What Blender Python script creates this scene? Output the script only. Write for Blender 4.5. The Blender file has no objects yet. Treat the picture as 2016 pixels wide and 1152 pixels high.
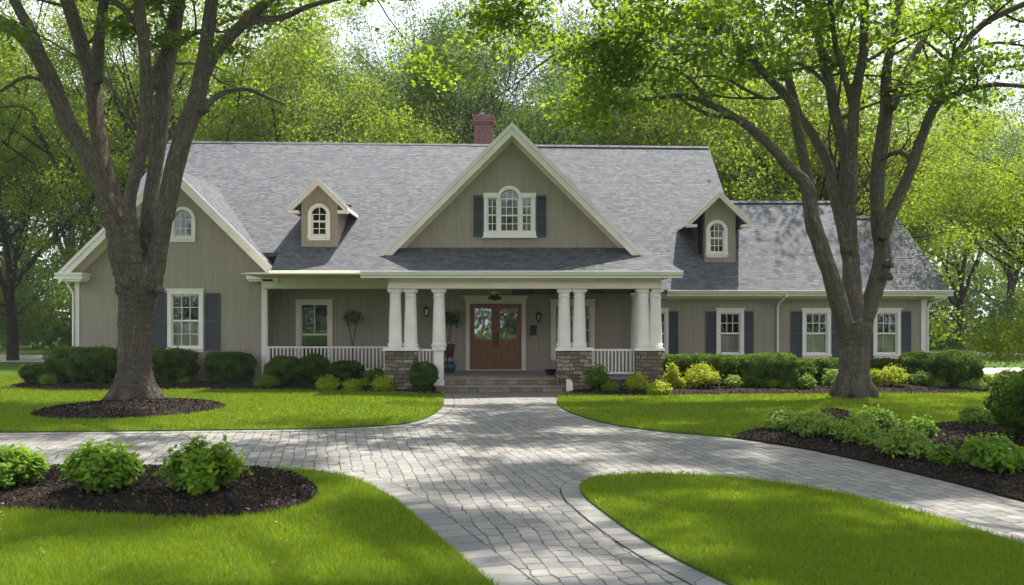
import bpy, math, random
import numpy as np
from mathutils import Vector, Matrix, noise as mnoise
from mathutils.geometry import tessellate_polygon, delaunay_2d_cdt

# ------------------------------------------------------------------ camera, sky, sun, exposure
scene = bpy.context.scene
COL = scene.collection
CAMH, F, HX, HY = 2.0, 1680.0, 1008.0, 640.0
cam_d = bpy.data.cameras.new('camera')
cam_d.lens = 30; cam_d.sensor_width = 36; cam_d.shift_y = 64/2016
cam_d.clip_end = 2000
cam_d.dof.use_dof = True; cam_d.dof.focus_distance = 19; cam_d.dof.aperture_fstop = 2.0
cam = bpy.data.objects.new('camera', cam_d); COL.objects.link(cam)
cam.location = (0, 0, CAMH); cam.rotation_euler = (math.radians(90), 0, 0)
scene.camera = cam

SUNV = Vector((0.90, 1.0, 2.9)).normalized()
SUN_EL = math.asin(SUNV.z); SUN_AZ = math.atan2(SUNV.x, SUNV.y)
world = bpy.data.worlds.new("World"); scene.world = world; world.use_nodes = True
wn = world.node_tree; wn.nodes.clear()
w_out = wn.nodes.new('ShaderNodeOutputWorld'); w_bg = wn.nodes.new('ShaderNodeBackground')
w_sky = wn.nodes.new('ShaderNodeTexSky'); w_sky.sky_type = 'NISHITA'; w_sky.sun_disc = False
w_sky.sun_elevation = SUN_EL; w_sky.sun_rotation = SUN_AZ
w_sky.air_density = 1.0; w_sky.dust_density = 2.5; w_sky.ozone_density = 1.0
w_tc = wn.nodes.new('ShaderNodeTexCoord'); w_no = wn.nodes.new('ShaderNodeTexNoise')
w_no.inputs['Scale'].default_value = 3.0; w_no.inputs['Detail'].default_value = 5
w_rp = wn.nodes.new('ShaderNodeValToRGB')
w_rp.color_ramp.elements[0].position = .30; w_rp.color_ramp.elements[0].color = (.55, .55, .55, 1)
w_rp.color_ramp.elements[1].position = .60; w_rp.color_ramp.elements[1].color = (.95, .95, .95, 1)
w_mx = wn.nodes.new('ShaderNodeMix'); w_mx.data_type = 'RGBA'
w_mx.inputs['B'].default_value = (6.2, 6.5, 7.0, 1)
wn.links.new(w_tc.outputs['Generated'], w_no.inputs['Vector'])
wn.links.new(w_no.outputs['Fac'], w_rp.inputs['Fac'])
wn.links.new(w_rp.outputs['Color'], w_mx.inputs['Factor'])
wn.links.new(w_sky.outputs['Color'], w_mx.inputs['A'])
wn.links.new(w_mx.outputs['Result'], w_bg.inputs['Color'])
w_bg.inputs['Strength'].default_value = 0.12
wn.links.new(w_bg.outputs['Background'], w_out.inputs['Surface'])

sun_d = bpy.data.lights.new('sun', 'SUN'); sun_d.energy = 5.0; sun_d.angle = math.radians(0.9)
sun_d.color = (1.0, .93, .80)
sun = bpy.data.objects.new('sun', sun_d); COL.objects.link(sun)
sun.rotation_euler = SUNV.to_track_quat('Z', 'Y').to_euler()
sun.location = (20, 20, 60)

vs = scene.view_settings
vs.view_transform = 'Standard'; vs.look = 'None'; vs.gamma = 1.0; vs.exposure = 1.2
scene.cycles.use_denoising = True
scene.cycles.max_bounces = 8; scene.cycles.transparent_max_bounces = 12
scene.cycles.diffuse_bounces = 4; scene.cycles.transmission_bounces = 6
scene.cycles.sample_clamp_indirect = 4.0

# ------------------------------------------------------------------ helpers
def P(x, y, d): return Vector(((x-HX)*d/F, d, CAMH+(HY-y)*d/F))
def G(x, y):
    d = F*CAMH/(y-HY); return ((x-HX)*d/F, d)

def tag(o, label=None, cat=None, group=None, kind=None):
    if label: o['label'] = label
    if cat: o['category'] = cat
    if group: o['group'] = group
    if kind: o['kind'] = kind
    return o
def empty(name, loc=(0, 0, 0), rz=0, **k):
    o = bpy.data.objects.new(name, None); COL.objects.link(o); o.location = loc
    o.rotation_euler = (0, 0, rz); o.empty_display_size = .2
    return tag(o, **k)
def wmat(o): return ((wmat(o.parent) @ o.matrix_parent_inverse) if o.parent else Matrix.Identity(4)) @ o.matrix_basis
def link(name, me, mats, parent=None, world=True):
    o = bpy.data.objects.new(name, me); COL.objects.link(o)
    for m in (mats if isinstance(mats, (list, tuple)) else [mats]): me.materials.append(m)
    if parent:
        o.parent = parent
        if world:   # geometry was built in world coordinates
            pm = wmat(parent)
            if pm != Matrix.Identity(4): o.matrix_parent_inverse = pm.inverted()
    return o
def np_mesh(name, V, Q, tint=None, vecs=None, smooth=False):
    """V (n,3), Q (m,k) faces with k corners"""
    V = np.asarray(V, np.float32); Q = np.asarray(Q, np.int32)
    me = bpy.data.meshes.new(name); m, k = Q.shape
    me.vertices.add(len(V)); me.vertices.foreach_set('co', V.ravel())
    me.loops.add(m*k); me.loops.foreach_set('vertex_index', Q.ravel())
    me.polygons.add(m); me.polygons.foreach_set('loop_start', np.arange(0, m*k, k, dtype=np.int32))
    me.update(calc_edges=True)
    if tint is not None:
        a = me.attributes.new('tint', 'FLOAT', 'FACE'); a.data.foreach_set('value', np.asarray(tint, np.float32))
    if vecs is not None:
        a = me.attributes.new('barkco', 'FLOAT_VECTOR', 'POINT'); a.data.foreach_set('vector', np.asarray(vecs, np.float32).ravel())
    if smooth: me.polygons.foreach_set('use_smooth', np.ones(m, bool))
    return me

class MB:
    """collects faces; uv from each face's own plane, in metres"""
    def __init__(s): s.v = []; s.f = []; s.uvo = {}
    def face(s, pts, uv=None):
        i = len(s.v); s.v += [Vector(p) for p in pts]; s.f.append(tuple(range(i, i+len(pts))))
        if uv: s.uvo[len(s.f)-1] = uv
    def box(s, x0, x1, y0, y1, z0, z1):
        a = [(x0,y0,z0),(x1,y0,z0),(x1,y1,z0),(x0,y1,z0),(x0,y0,z1),(x1,y0,z1),(x1,y1,z1),(x0,y1,z1)]
        for q in ((0,3,2,1),(4,5,6,7),(0,1,5,4),(1,2,6,5),(2,3,7,6),(3,0,4,7)): s.face([a[k] for k in q])
    def prism_y(s, poly, y0, y1):     # poly of (x, z), counter-clockwise seen from -y
        s.face([(x, y0, z) for x, z in poly]); s.face([(x, y1, z) for x, z in reversed(poly)])
        n = len(poly)
        for k in range(n):
            (xa, za), (xb, zb) = poly[k], poly[(k+1) % n]
            s.face([(xa,y1,za),(xb,y1,zb),(xb,y0,zb),(xa,y0,za)])
    def prism_x(s, poly, x0, x1):     # poly of (y, z)
        s.face([(x0, y, z) for y, z in reversed(poly)]); s.face([(x1, y, z) for y, z in poly])
        n = len(poly)
        for k in range(n):
            (ya, za), (yb, zb) = poly[k], poly[(k+1) % n]
            s.face([(x0,ya,za),(x0,yb,zb),(x1,yb,zb),(x1,ya,za)])
    def holed(s, outer, holes, y):    # flat wall in the plane y, facing -y, with openings
        loops = [[Vector((x, z, 0)) for x, z in outer]] + [[Vector((x, z, 0)) for x, z in h] for h in holes]
        flat = [p for l in loops for p in l]
        for t in tessellate_polygon(loops):
            p = [flat[k] for k in t]
            if (p[1]-p[0]).cross(p[2]-p[0]).z < 0: p.reverse()
            s.face([(q.x, y, q.y) for q in p])
    def slab(s, pts, t):              # roof plane with thickness t below
        n = (Vector(pts[1])-Vector(pts[0])).cross(Vector(pts[2])-Vector(pts[0])).normalized()
        if n.z < 0: pts = list(reversed(pts)); n = -n
        lo = [Vector(p)-Vector((0, 0, t)) for p in pts]
        s.face(pts); s.face(list(reversed(lo)))
        for k in range(len(pts)):
            j = (k+1) % len(pts); s.face([pts[k], lo[k], lo[j], pts[j]])
    def lathe(s, cx, cy, prof, n=24): # prof of (r, z)
        for (r0, z0), (r1, z1) in zip(prof, prof[1:]):
            for k in range(n):
                a, b = 2*math.pi*k/n, 2*math.pi*(k+1)/n
                q = [(cx+r0*math.cos(a), cy+r0*math.sin(a), z0), (cx+r0*math.cos(b), cy+r0*math.sin(b), z0),
                     (cx+r1*math.cos(b), cy+r1*math.sin(b), z1), (cx+r1*math.cos(a), cy+r1*math.sin(a), z1)]
                if r0 < 1e-5: q = q[1:]
                elif r1 < 1e-5: q = q[:3]
                s.face(q)
    def tube(s, pts, r, n=8):
        V, Q, _ = tube_np(np.array(pts, float), np.full(len(pts), r) if np.isscalar(r) else np.array(r), n)
        i = len(s.v); s.v += [Vector(p) for p in V]; s.f += [tuple(int(k)+i for k in q) for q in Q]
    def build(s, name, mat, parent=None, smooth=False, local=False):
        me = bpy.data.meshes.new(name); me.from_pydata([tuple(v) for v in s.v], [], s.f)
        uvl = me.uv_layers.new(name='UVMap').data
        for p in me.polygons:
            if p.index in s.uvo:
                for li, q in zip(p.loop_indices, s.uvo[p.index]): uvl[li].uv = q
                continue
            n = p.normal
            u = Vector((0, 0, 1)).cross(n)
            u = u.normalized() if u.length > .05 else Vector((1, 0, 0))
            v = n.cross(u)
            for li in p.loop_indices:
                c = me.vertices[me.loops[li].vertex_index].co
                uvl[li].uv = (c.dot(u), c.dot(v))
        if smooth:
            import bmesh
            bm = bmesh.new(); bm.from_mesh(me); bmesh.ops.remove_doubles(bm, verts=bm.verts, dist=1e-4)
            bm.to_mesh(me); bm.free()
            me.polygons.foreach_set('use_smooth', np.ones(len(me.polygons), bool))
            me.set_sharp_from_angle(angle=math.radians(40))
        return link(name, me, mat, parent, world=not local)

def tube_np(pts, rad, n=8):
    pts = np.asarray(pts, float); m = len(pts)
    T = np.gradient(pts, axis=0); T /= np.linalg.norm(T, axis=1)[:, None]+1e-9
    ref = np.array([0.0, 1, 0]) if abs(T[:, 1]).mean() < .8 else np.array([1.0, 0, 0])
    U = np.cross(T, ref); U /= np.linalg.norm(U, axis=1)[:, None]+1e-9
    W = np.cross(T, U)
    a = np.linspace(0, 2*np.pi, n, endpoint=False)
    R = U[:, None, :]*np.cos(a)[None, :, None]+W[:, None, :]*np.sin(a)[None, :, None]
    V = (pts[:, None, :]+R*np.asarray(rad)[:, None, None]).reshape(-1, 3)
    i = np.arange(m-1)[:, None]*n; k = np.arange(n)[None, :]; k2 = (k+1) % n
    Q = np.stack([i+k, i+k2, i+n+k2, i+n+k], -1).reshape(-1, 4)
    L = np.concatenate([[0], np.cumsum(np.linalg.norm(np.diff(pts, axis=0), axis=1))])
    bc = (R*np.asarray(rad)[:, None, None]).copy(); bc[:, :, 2] += (L*.12)[:, None]
    return V, Q, bc.reshape(-1, 3)

def spline(pts, step=.5):
    """Catmull-Rom through pts (any dimension)"""
    p = np.array(pts, float); out = []
    e = np.vstack([2*p[0]-p[1], p, 2*p[-1]-p[-2]])
    for k in range(len(p)-1):
        a, b, c, d = e[k:k+4]; n = max(2, int(np.linalg.norm((c-b)[:3])/step)+1)
        for t in np.linspace(0, 1, n, endpoint=False):
            out.append(.5*((2*b)+(-a+c)*t+(2*a-5*b+4*c-d)*t*t+(-a+3*b-3*c+d)*t**3))
    out.append(p[-1]); return np.array(out)

# ------------------------------------------------------------------ materials
class NT:
    def __init__(s, name, rough=.6, spec=.3):
        s.m = bpy.data.materials.new(name); s.m.use_nodes = True; s.t = s.m.node_tree
        s.b = s.t.nodes['Principled BSDF']; s.out = s.t.nodes['Material Output']
        s.b.inputs['Roughness'].default_value = rough; s.b.inputs['Specular IOR Level'].default_value = spec
    def n(s, kind, props=None, **inp):
        q = s.t.nodes.new('ShaderNode'+kind)
        for k, v in (props or {}).items(): setattr(q, k, v)
        for k, v in inp.items():
            k = k.replace('_', ' ')
            sock = q.inputs[int(k[1:])] if k[0] == 'i' and k[1:].isdigit() else q.inputs[k]
            if hasattr(v, 'is_linked') or hasattr(v, 'links'): s.t.links.new(v, sock)
            else: sock.default_value = v
        return q
    def math(s, op, a, b=0.0, c=0.0): return s.n('Math', {'operation': op}, i0=a, i1=b, i2=c).outputs[0]
    def ramp(s, fac, stops):
        q = s.n('ValToRGB', Fac=fac); e = q.color_ramp.elements
        while len(e) < len(stops): e.new(.5)
        for k, (p, c) in enumerate(stops): e[k].position = p; e[k].color = (*c, 1) if len(c) == 3 else c
        return q.outputs['Color']
    def mix(s, f, a, b, mode='MIX'):
        q = s.n('Mix', {'data_type': 'RGBA', 'blend_type': mode})
        for k, v in ((0, f), ('A', a), ('B', b)):
            sock = q.inputs[0] if k == 0 else [i for i in q.inputs if i.name == k and i.type == 'RGBA'][0]
            if hasattr(v, 'links'): s.t.links.new(v, sock)
            else: sock.default_value = v if k == 0 else (*v, 1) if len(v) == 3 else v
        return [o for o in q.outputs if o.type == 'RGBA'][0]
    def noise(s, vec, scale, detail=4, rough=.55, dist=0):
        q = s.n('TexNoise', Scale=scale, Detail=detail, Roughness=rough, Distortion=dist)
        if vec is not None: s.t.links.new(vec, q.inputs['Vector'])
        return q
    def col(s, c):
        if hasattr(c, 'links'): s.t.links.new(c, s.b.inputs['Base Color'])
        else: s.b.inputs['Base Color'].default_value = (*c, 1)
    def bump(s, h, strength=.4, dist=.02, normal=None):
        q = s.n('Bump', Height=h, Strength=strength, Distance=dist)
        if normal: s.t.links.new(normal, q.inputs['Normal'])
        s.t.links.new(q.outputs[0], s.b.inputs['Normal']); return q.outputs[0]
    def obj(s): return s.n('TexCoord').outputs['Object']
    def uv(s): return s.n('TexCoord').outputs['UV']
    def attr(s, name): return s.n('Attribute', {'attribute_name': name})

def siding(name, base):
    t = NT(name, .75, .2); o = t.obj(); x = t.n('SeparateXYZ', Vector=o)
    c = t.math('ADD', x.outputs[0], x.outputs[1])
    fr = t.math('FRACT', t.math('DIVIDE', c, .407))
    g = t.math('LESS_THAN', fr, .045)
    idn = t.n('TexWhiteNoise', {'noise_dimensions': '1D'}, W=t.math('FLOOR', t.math('DIVIDE', c, .407)))
    nz = t.noise(t.n('Mapping', Vector=o, Scale=(14, 14, 1.2)).outputs[0], 1.0, 6)
    nb = t.noise(o, .5, 3)
    b = t.ramp(nz.outputs['Fac'], [(.25, [v*.86 for v in base]), (.75, [v*1.12 for v in base])])
    b = t.mix(t.math('MULTIPLY', idn.outputs['Value'], .22), b, [v*.80 for v in base])
    b = t.mix(t.ramp(nb.outputs['Fac'], [(.35, (0, 0, 0)), (.7, (.35, .35, .35))]), b, [v*.82 for v in base])
    t.col(t.mix(t.math('MULTIPLY', g, .32), b, [v*.35 for v in base]))
    h = t.math('SUBTRACT', t.math('MULTIPLY', nz.outputs['Fac'], .15), g)
    t.bump(h, .4, .008); return t.m
def shingles():
    t = NT('asphalt_shingles', .85, .25); uv = t.uv()
    wob = t.noise(uv, 1.3, 3)
    wv = t.n('VectorMath', {'operation': 'MULTIPLY_ADD'}, i0=wob.outputs['Color'], i1=(.05, .05, 0), i2=uv).outputs[0]
    br = t.n('TexBrick', {'offset': .5}, Vector=wv, Color1=(0, 0, 0, 1), Color2=(1, 1, 1, 1), Mortar=(.5, .5, .5, 1), Scale=1.0,
             **{'Mortar_Size': .012, 'Mortar_Smooth': .4, 'Bias': 0.0, 'Brick_Width': .34, 'Row_Height': .135})
    br2 = t.n('TexBrick', {'offset': .37}, Vector=t.n('Mapping', Vector=wv, Location=(.11, .0, 0)).outputs[0], Color1=(0, 0, 0, 1), Color2=(1, 1, 1, 1), Mortar=(.5, .5, .5, 1), Scale=1.0,
             **{'Mortar_Size': .006, 'Mortar_Smooth': .3, 'Bias': 0.0, 'Brick_Width': .17, 'Row_Height': .135})
    n1 = t.noise(uv, 55, 3); n2 = t.noise(uv, .6, 4)
    ns = t.noise(t.n('Mapping', Vector=wv, Scale=(4.5, 15, 1)).outputs[0], 1.0, 5, .65)
    a = t.math('ADD', t.math('MULTIPLY', br.outputs['Color'], .12), t.math('MULTIPLY', br2.outputs['Color'], .16))
    a = t.math('ADD', a, t.math('MULTIPLY', n1.outputs['Fac'], .20)); a = t.math('ADD', a, t.math('MULTIPLY', ns.outputs['Fac'], .55))
    c = t.ramp(a, [(.34, (.034, .039, .053)), (.50, (.078, .085, .103)), (.70, (.152, .153, .164))])
    c = t.mix(t.ramp(n2.outputs['Fac'], [(.35, (0, 0, 0)), (.7, (.4, .4, .4))]), c, (.085, .09, .105))
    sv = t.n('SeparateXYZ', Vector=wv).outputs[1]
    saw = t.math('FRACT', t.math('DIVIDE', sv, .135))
    c = t.mix(t.math('MULTIPLY', t.math('GREATER_THAN', saw, .84), .55), c, (.045, .047, .053)); t.col(c)  # shadow line under each shingle course, painted into the colour
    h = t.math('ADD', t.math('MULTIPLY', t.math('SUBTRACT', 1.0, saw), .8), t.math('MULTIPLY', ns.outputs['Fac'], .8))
    t.bump(h, .8, .018); return t.m
def paint(name, c, rough=.5, var=.12):
    t = NT(name, rough, .35); n = t.noise(t.obj(), 2.2, 6)
    t.col(t.ramp(n.outputs['Fac'], [(.3, [v*(1-var) for v in c]), (.7, c)]))
    t.bump(t.noise(t.obj(), 35, 3).outputs['Fac'], .12, .005); return t.m
def stone_mat():
    t = NT('ledge_stone', .8, .25); o = t.obj(); s = t.n('SeparateXYZ', Vector=o)
    c = t.n('CombineXYZ', X=t.math('ADD', s.outputs[0], s.outputs[1]), Y=s.outputs[2]).outputs[0]
    wb = t.noise(c, 3.5, 3); wv = t.n('VectorMath', {'operation': 'MULTIPLY_ADD'}, i0=wb.outputs['Color'], i1=(.15, .10, 0), i2=c).outputs[0]
    br = t.n('TexBrick', {'offset': .42, 'squash': .7, 'squash_frequency': 3}, Vector=wv, Color1=(0, 0, 0, 1), Color2=(1, 1, 1, 1), Mortar=(0, 0, 0, 1), Scale=1.0,
             **{'Mortar_Size': .009, 'Mortar_Smooth': .2, 'Bias': 0.0, 'Brick_Width': .29, 'Row_Height': .115})
    n = t.noise(o, 14, 5)
    f = t.math('ADD', t.math('MULTIPLY', br.outputs['Color'], .75), t.math('MULTIPLY', n.outputs['Fac'], .3))
    k = t.ramp(f, [(.05, (.07, .055, .045)), (.3, (.19, .135, .09)), (.5, (.13, .12, .11)), (.7, (.27, .20, .14)), (.95, (.33, .30, .27))])
    t.col(t.mix(br.outputs['Fac'], k, (.035, .03, .027)))
    t.bump(t.math('SUBTRACT', t.math('MULTIPLY', f, .8), t.math('MULTIPLY', br.outputs['Fac'], 1.4)), .9, .035); return t.m
def brick_mat():
    t = NT('chimney_brick', .85, .2); o = t.obj(); s = t.n('SeparateXYZ', Vector=o)
    c = t.n('CombineXYZ', X=t.math('ADD', s.outputs[0], s.outputs[1]), Y=s.outputs[2]).outputs[0]
    br = t.n('TexBrick', {'offset': .5}, Vector=c, Color1=(.20, .055, .05, 1), Color2=(.11, .035, .035, 1), Mortar=(.27, .23, .22, 1), Scale=1.0,
             **{'Mortar_Size': .009, 'Mortar_Smooth': .1, 'Bias': -.1, 'Brick_Width': .21, 'Row_Height': .078})
    n = t.noise(o, 9, 5)
    t.col(t.mix(t.ramp(n.outputs['Fac'], [(.4, (0, 0, 0)), (.75, (.55, .55, .55))]), br.outputs['Color'], (.26, .18, .17)))
    t.bump(br.outputs['Fac'], -.6, .01); return t.m
def paver(name, border=False):
    t = NT(name, .8, .25)
    if border:
        vec = t.uv(); bw, rh = 3.0, .26
        wb = t.noise(vec, 2.5, 3); wv = t.n('VectorMath', {'operation': 'MULTIPLY_ADD'}, i0=wb.outputs['Color'], i1=(.04, .05, 0), i2=vec).outputs[0]
    else:
        vec = t.n('Mapping', Vector=t.obj(), Rotation=(0, 0, math.radians(-102)), Scale=(1, 1, 1)).outputs[0]; bw, rh = .29, .165
        wb = t.noise(vec, 1.1, 3); wc = t.noise(vec, 6.5, 3)
        wv = t.n('VectorMath', {'operation': 'MULTIPLY_ADD'}, i0=wb.outputs['Color'], i1=(.22, .16, 0), i2=vec).outputs[0]
        wv = t.n('VectorMath', {'operation': 'MULTIPLY_ADD'}, i0=wc.outputs['Color'], i1=(.075, .06, 0), i2=wv).outputs[0]
    br = t.n('TexBrick', {'offset': .5 if not border else 0, 'squash': .62 if not border else 1, 'squash_frequency': 2}, Vector=wv, Color1=(0, 0, 0, 1), Color2=(1, 1, 1, 1), Mortar=(.5, .5, .5, 1), Scale=1.0,
             **{'Mortar_Size': .0085, 'Mortar_Smooth': .25, 'Bias': 0.0, 'Brick_Width': bw, 'Row_Height': rh})
    n1 = t.noise(t.obj(), 28, 5); n2 = t.noise(t.obj(), .8, 4)
    f = t.math('ADD', t.math('MULTIPLY', br.outputs['Color'], .62), t.math('MULTIPLY', n1.outputs['Fac'], .42))
    c = t.ramp(f, [(.1, (.125, .127, .132)), (.45, (.203, .200, .198)), (.75, (.235, .224, .212)), (.95, (.31, .295, .27))])
    n3 = t.noise(t.obj(), 2.3, 6, .7)
    c = t.mix(t.ramp(n3.outputs['Fac'], [(.55, (0, 0, 0)), (.72, (.45, .45, .45))]), c, (.13, .125, .115))
    c = t.mix(t.ramp(n2.outputs['Fac'], [(.4, (0, 0, 0)), (.7, (.35, .35, .35))]), c, (.17, .172, .178))
    jn = t.ramp(t.noise(t.obj(), 3.5, 4).outputs['Fac'], [(.35, (.4, .4, .4)), (.58, (1, 1, 1))])
    t.col(t.mix(t.math('MULTIPLY', br.outputs['Fac'], jn), c, (.035, .034, .03)))
    t.bump(t.math('SUBTRACT', t.math('MULTIPLY', f, .35), br.outputs['Fac']), .7, .014); return t.m
def leaf_mat(name, dark, light, trans, tw=.45, rough=.5):
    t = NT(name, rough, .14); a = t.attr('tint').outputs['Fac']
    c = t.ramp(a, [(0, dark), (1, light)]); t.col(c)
    tc = t.ramp(a, [(0, [v*.6 for v in trans]), (1, trans)])
    tr = t.n('BsdfTranslucent', Color=tc)
    mx = t.n('MixShader', Fac=tw); t.t.links.new(t.b.outputs[0], mx.inputs[1]); t.t.links.new(tr.outputs[0], mx.inputs[2])
    t.t.links.new(mx.outputs[0], t.out.inputs['Surface']); return t.m
def bark_mat(name, dark, mid, light):
    t = NT(name, .9, .15); a = t.attr('barkco').outputs['Vector']
    n1 = t.noise(a, 36, 6, .62, .6); n2 = t.noise(a, 7, 4); n3 = t.noise(t.obj(), 2.2, 4)
    r = t.math('ABSOLUTE', t.math('SUBTRACT', n1.outputs['Fac'], .5))
    f = t.math('ADD', t.math('MULTIPLY', r, 3.2), t.math('MULTIPLY', n2.outputs['Fac'], .35))
    c = t.ramp(f, [(.08, dark), (.40, mid), (.85, light)])
    t.col(t.mix(t.ramp(n3.outputs['Fac'], [(.45, (0, 0, 0)), (.75, (.5, .5, .5))]), c, (.09, .085, .05)))
    t.bump(f, 1.0, .05); return t.m
def grass_ground():
    t = NT('lawn_turf', .9, .1); n = t.noise(t.obj(), .55, 5); n2 = t.noise(t.obj(), 45, 4)
    c = t.ramp(n.outputs['Fac'], [(.3, (.052, .105, .012)), (.7, (.085, .15, .018))])
    t.col(t.mix(t.ramp(n2.outputs['Fac'], [(.35, (.6, .6, .6)), (.6, (0, 0, 0))]), c, (.025, .05, .008)))
    t.bump(n2.outputs['Fac'], .8, .03); return t.m
def mulch_mat():
    t = NT('shredded_mulch', .95, .1); n = t.noise(t.n('Mapping', Vector=t.obj(), Scale=(1, 1.6, 1)).outputs[0], 30, 6, .7, .8); n2 = t.noise(t.obj(), 2, 3)
    c = t.ramp(n.outputs['Fac'], [(.3, (.006, .005, .0045)), (.52, (.028, .0215, .018)), (.72, (.078, .058, .048))])
    t.col(t.mix(t.ramp(n2.outputs['Fac'], [(.5, (0, 0, 0)), (.8, (.3, .3, .3))]), c, (.08, .055, .042)))
    t.bump(n.outputs['Fac'], 1.0, .05); return t.m
def concrete():
    t = NT('concrete', .85, .2); n = t.noise(t.obj(), 3, 6); n2 = t.noise(t.obj(), 40, 3)
    c = t.ramp(n.outputs['Fac'], [(.3, (.20, .195, .185)), (.7, (.34, .33, .31))]); t.col(t.mix(.2, c, n2.outputs['Color'], 'MULTIPLY')); t.bump(n2.outputs['Fac'], .2, .005); return t.m
def wood_mat():
    t = NT('door_wood', .38, .5); o = t.n('Mapping', Vector=t.obj(), Scale=(9, 9, .9)).outputs[0]
    n = t.noise(o, 2.5, 7, .6, 1.2)
    t.col(t.ramp(n.outputs['Fac'], [(.3, (.11, .038, .015)), (.55, (.21, .074, .027)), (.75, (.29, .112, .045))]))
    t.bump(n.outputs['Fac'], .15, .004); return t.m
def glass_mat(name='window_glass', refl=.06):
    t = NT(name, .02, .5); wob = t.noise(t.obj(), 1.4, 2)
    bn = t.n('Bump', Height=wob.outputs['Fac'], Strength=.12, Distance=.05)
    g = t.n('BsdfGlossy', Roughness=.015, Color=(.95, .97, 1, 1), Normal=bn.outputs[0]); tr = t.n('BsdfTransparent', Color=(.80, .80, .79, 1))
    fr = t.n('Fresnel', IOR=1.5); f = t.math('ADD', fr.outputs[0], refl)
    mx = t.n('MixShader', Fac=f); t.t.links.new(tr.outputs[0], mx.inputs[1]); t.t.links.new(g.outputs[0], mx.inputs[2])
    t.t.links.new(mx.outputs[0], t.out.inputs['Surface']); return t.m
def chip_mat():
    t = NT('mulch_chip', .9, .1); a = t.attr('tint').outputs['Fac']
    t.col(t.ramp(a, [(0, (.008, .0065, .0055)), (.6, (.036, .027, .022)), (.95, (.095, .07, .055)), (1, (.30, .23, .16))])); return t.m

M = {
 'siding': siding('taupe_siding', (.335, .286, .238)),
 'roof': shingles(),
 'white': paint('white_trim', (.84, .775, .755)),
 'cream': paint('cream_trim', (.74, .64, .535)),
 'shutter': paint('slate_shutter', (.060, .064, .078), .55),
 'stone': stone_mat(), 'brick': brick_mat(), 'pave': paver('driveway_pavers'), 'bord': paver('border_pavers', True),
 'turf': grass_ground(), 'mulch': mulch_mat(), 'concrete': concrete(), 'wood': wood_mat(),
 'glass': glass_mat(), 'doorglass': glass_mat('door_glass', .22),
 'chip': chip_mat(),
 'metal': paint('black_metal', (.012, .012, .014), .4), 'bronze': paint('bronze', (.09, .045, .025), .35),
 'redpot': paint('red_glazed_pot', (.09, .018, .016), .35), 'bluepot': paint('blue_glazed_pot', (.045, .055, .10), .2),
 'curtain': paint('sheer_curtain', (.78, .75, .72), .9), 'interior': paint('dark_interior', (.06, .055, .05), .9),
 'road': paint('pale_road', (.42, .40, .37), .9),
 'bark_near': bark_mat('grey_brown_bark', (.036, .028, .022), (.20, .165, .132), (.42, .365, .305)),
 'bark_far': bark_mat('dark_bark', (.02, .015, .012), (.06, .047, .038), (.12, .10, .08)),
 'leaf_near': leaf_mat('tree_leaves', (.030, .080, .010), (.085, .155, .016), (.34, .52, .03), .52),
 'leaf_bright': leaf_mat('yellow_green_leaves', (.05, .115, .012), (.13, .195, .02), (.43, .56, .035), .54),
 'leaf_mid': leaf_mat('green_leaves', (.026, .070, .016), (.065, .125, .022), (.20, .33, .04), .44),
 'leaf_dark': leaf_mat('deep_green_leaves', (.022, .056, .010), (.060, .115, .018), (.20, .34, .04), .42),
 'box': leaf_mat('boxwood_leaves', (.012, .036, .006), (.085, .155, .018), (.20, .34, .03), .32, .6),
 'shrub': leaf_mat('shrub_leaves', (.05, .12, .012), (.16, .27, .026), (.36, .56, .05), .4, .4),
 'lime': leaf_mat('lime_leaves', (.16, .24, .010), (.44, .48, .025), (.62, .68, .04), .35, .5),
 'fern': leaf_mat('pale_green_leaves', (.07, .14, .018), (.24, .34, .05), (.42, .60, .08), .35, .5),
 'hosta': leaf_mat('bright_shrub_leaves', (.045, .115, .008), (.17, .29, .022), (.40, .62, .03), .42, .45),
 'blade': leaf_mat('grass_blades', (.070, .138, .009), (.172, .26, .016), (.42, .54, .022), .38, .6),
 'petal': paint('white_petal', (.8, .78, .70), .8),
}

# ------------------------------------------------------------------ leaves
def leaves_np(C, size, rng, up=.5, fold=.18, wide=.62, six=False, dirs=None):
    n = len(C); s = size*(.65+.7*rng.random(n))
    N = rng.normal(size=(n, 3))*(1-up)+np.array([0, 0, 1.0])*up
    if dirs is not None: N = N*.6+dirs*.7
    N /= np.linalg.norm(N, axis=1)[:, None]
    U = rng.normal(size=(n, 3)); U -= (U*N).sum(1)[:, None]*N; U /= np.linalg.norm(U, axis=1)[:, None]
    W = np.cross(N, U)
    s1 = s[:, None]
    if not six:
        V = np.stack([C-U*s1*.5, C+W*s1*wide*.5-N*s1*fold, C+U*s1*.5, C-W*s1*wide*.5-N*s1*fold], 1).reshape(-1, 3)
        b = np.arange(n)*4
        Q = np.stack([np.stack([b, b+1, b+2], 1), np.stack([b, b+2, b+3], 1)], 1).reshape(-1, 3)
        return V, Q, 2
    f = N*s1*fold
    V = np.stack([C-U*s1*.5, C-U*s1*.18+W*s1*wide*.45-f, C+U*s1*.2+W*s1*wide*.38-f*.8, C+U*s1*.52-f*.6,
                  C+U*s1*.2-W*s1*wide*.38-f*.8, C-U*s1*.18-W*s1*wide*.45-f], 1).reshape(-1, 3)
    b = np.arange(n)*6
    Q = np.stack([np.stack([b, b+1, b+2, b+3], 1), np.stack([b+3, b+4, b+5, b], 1)], 1).reshape(-1, 4)
    return V, Q, 2
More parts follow.
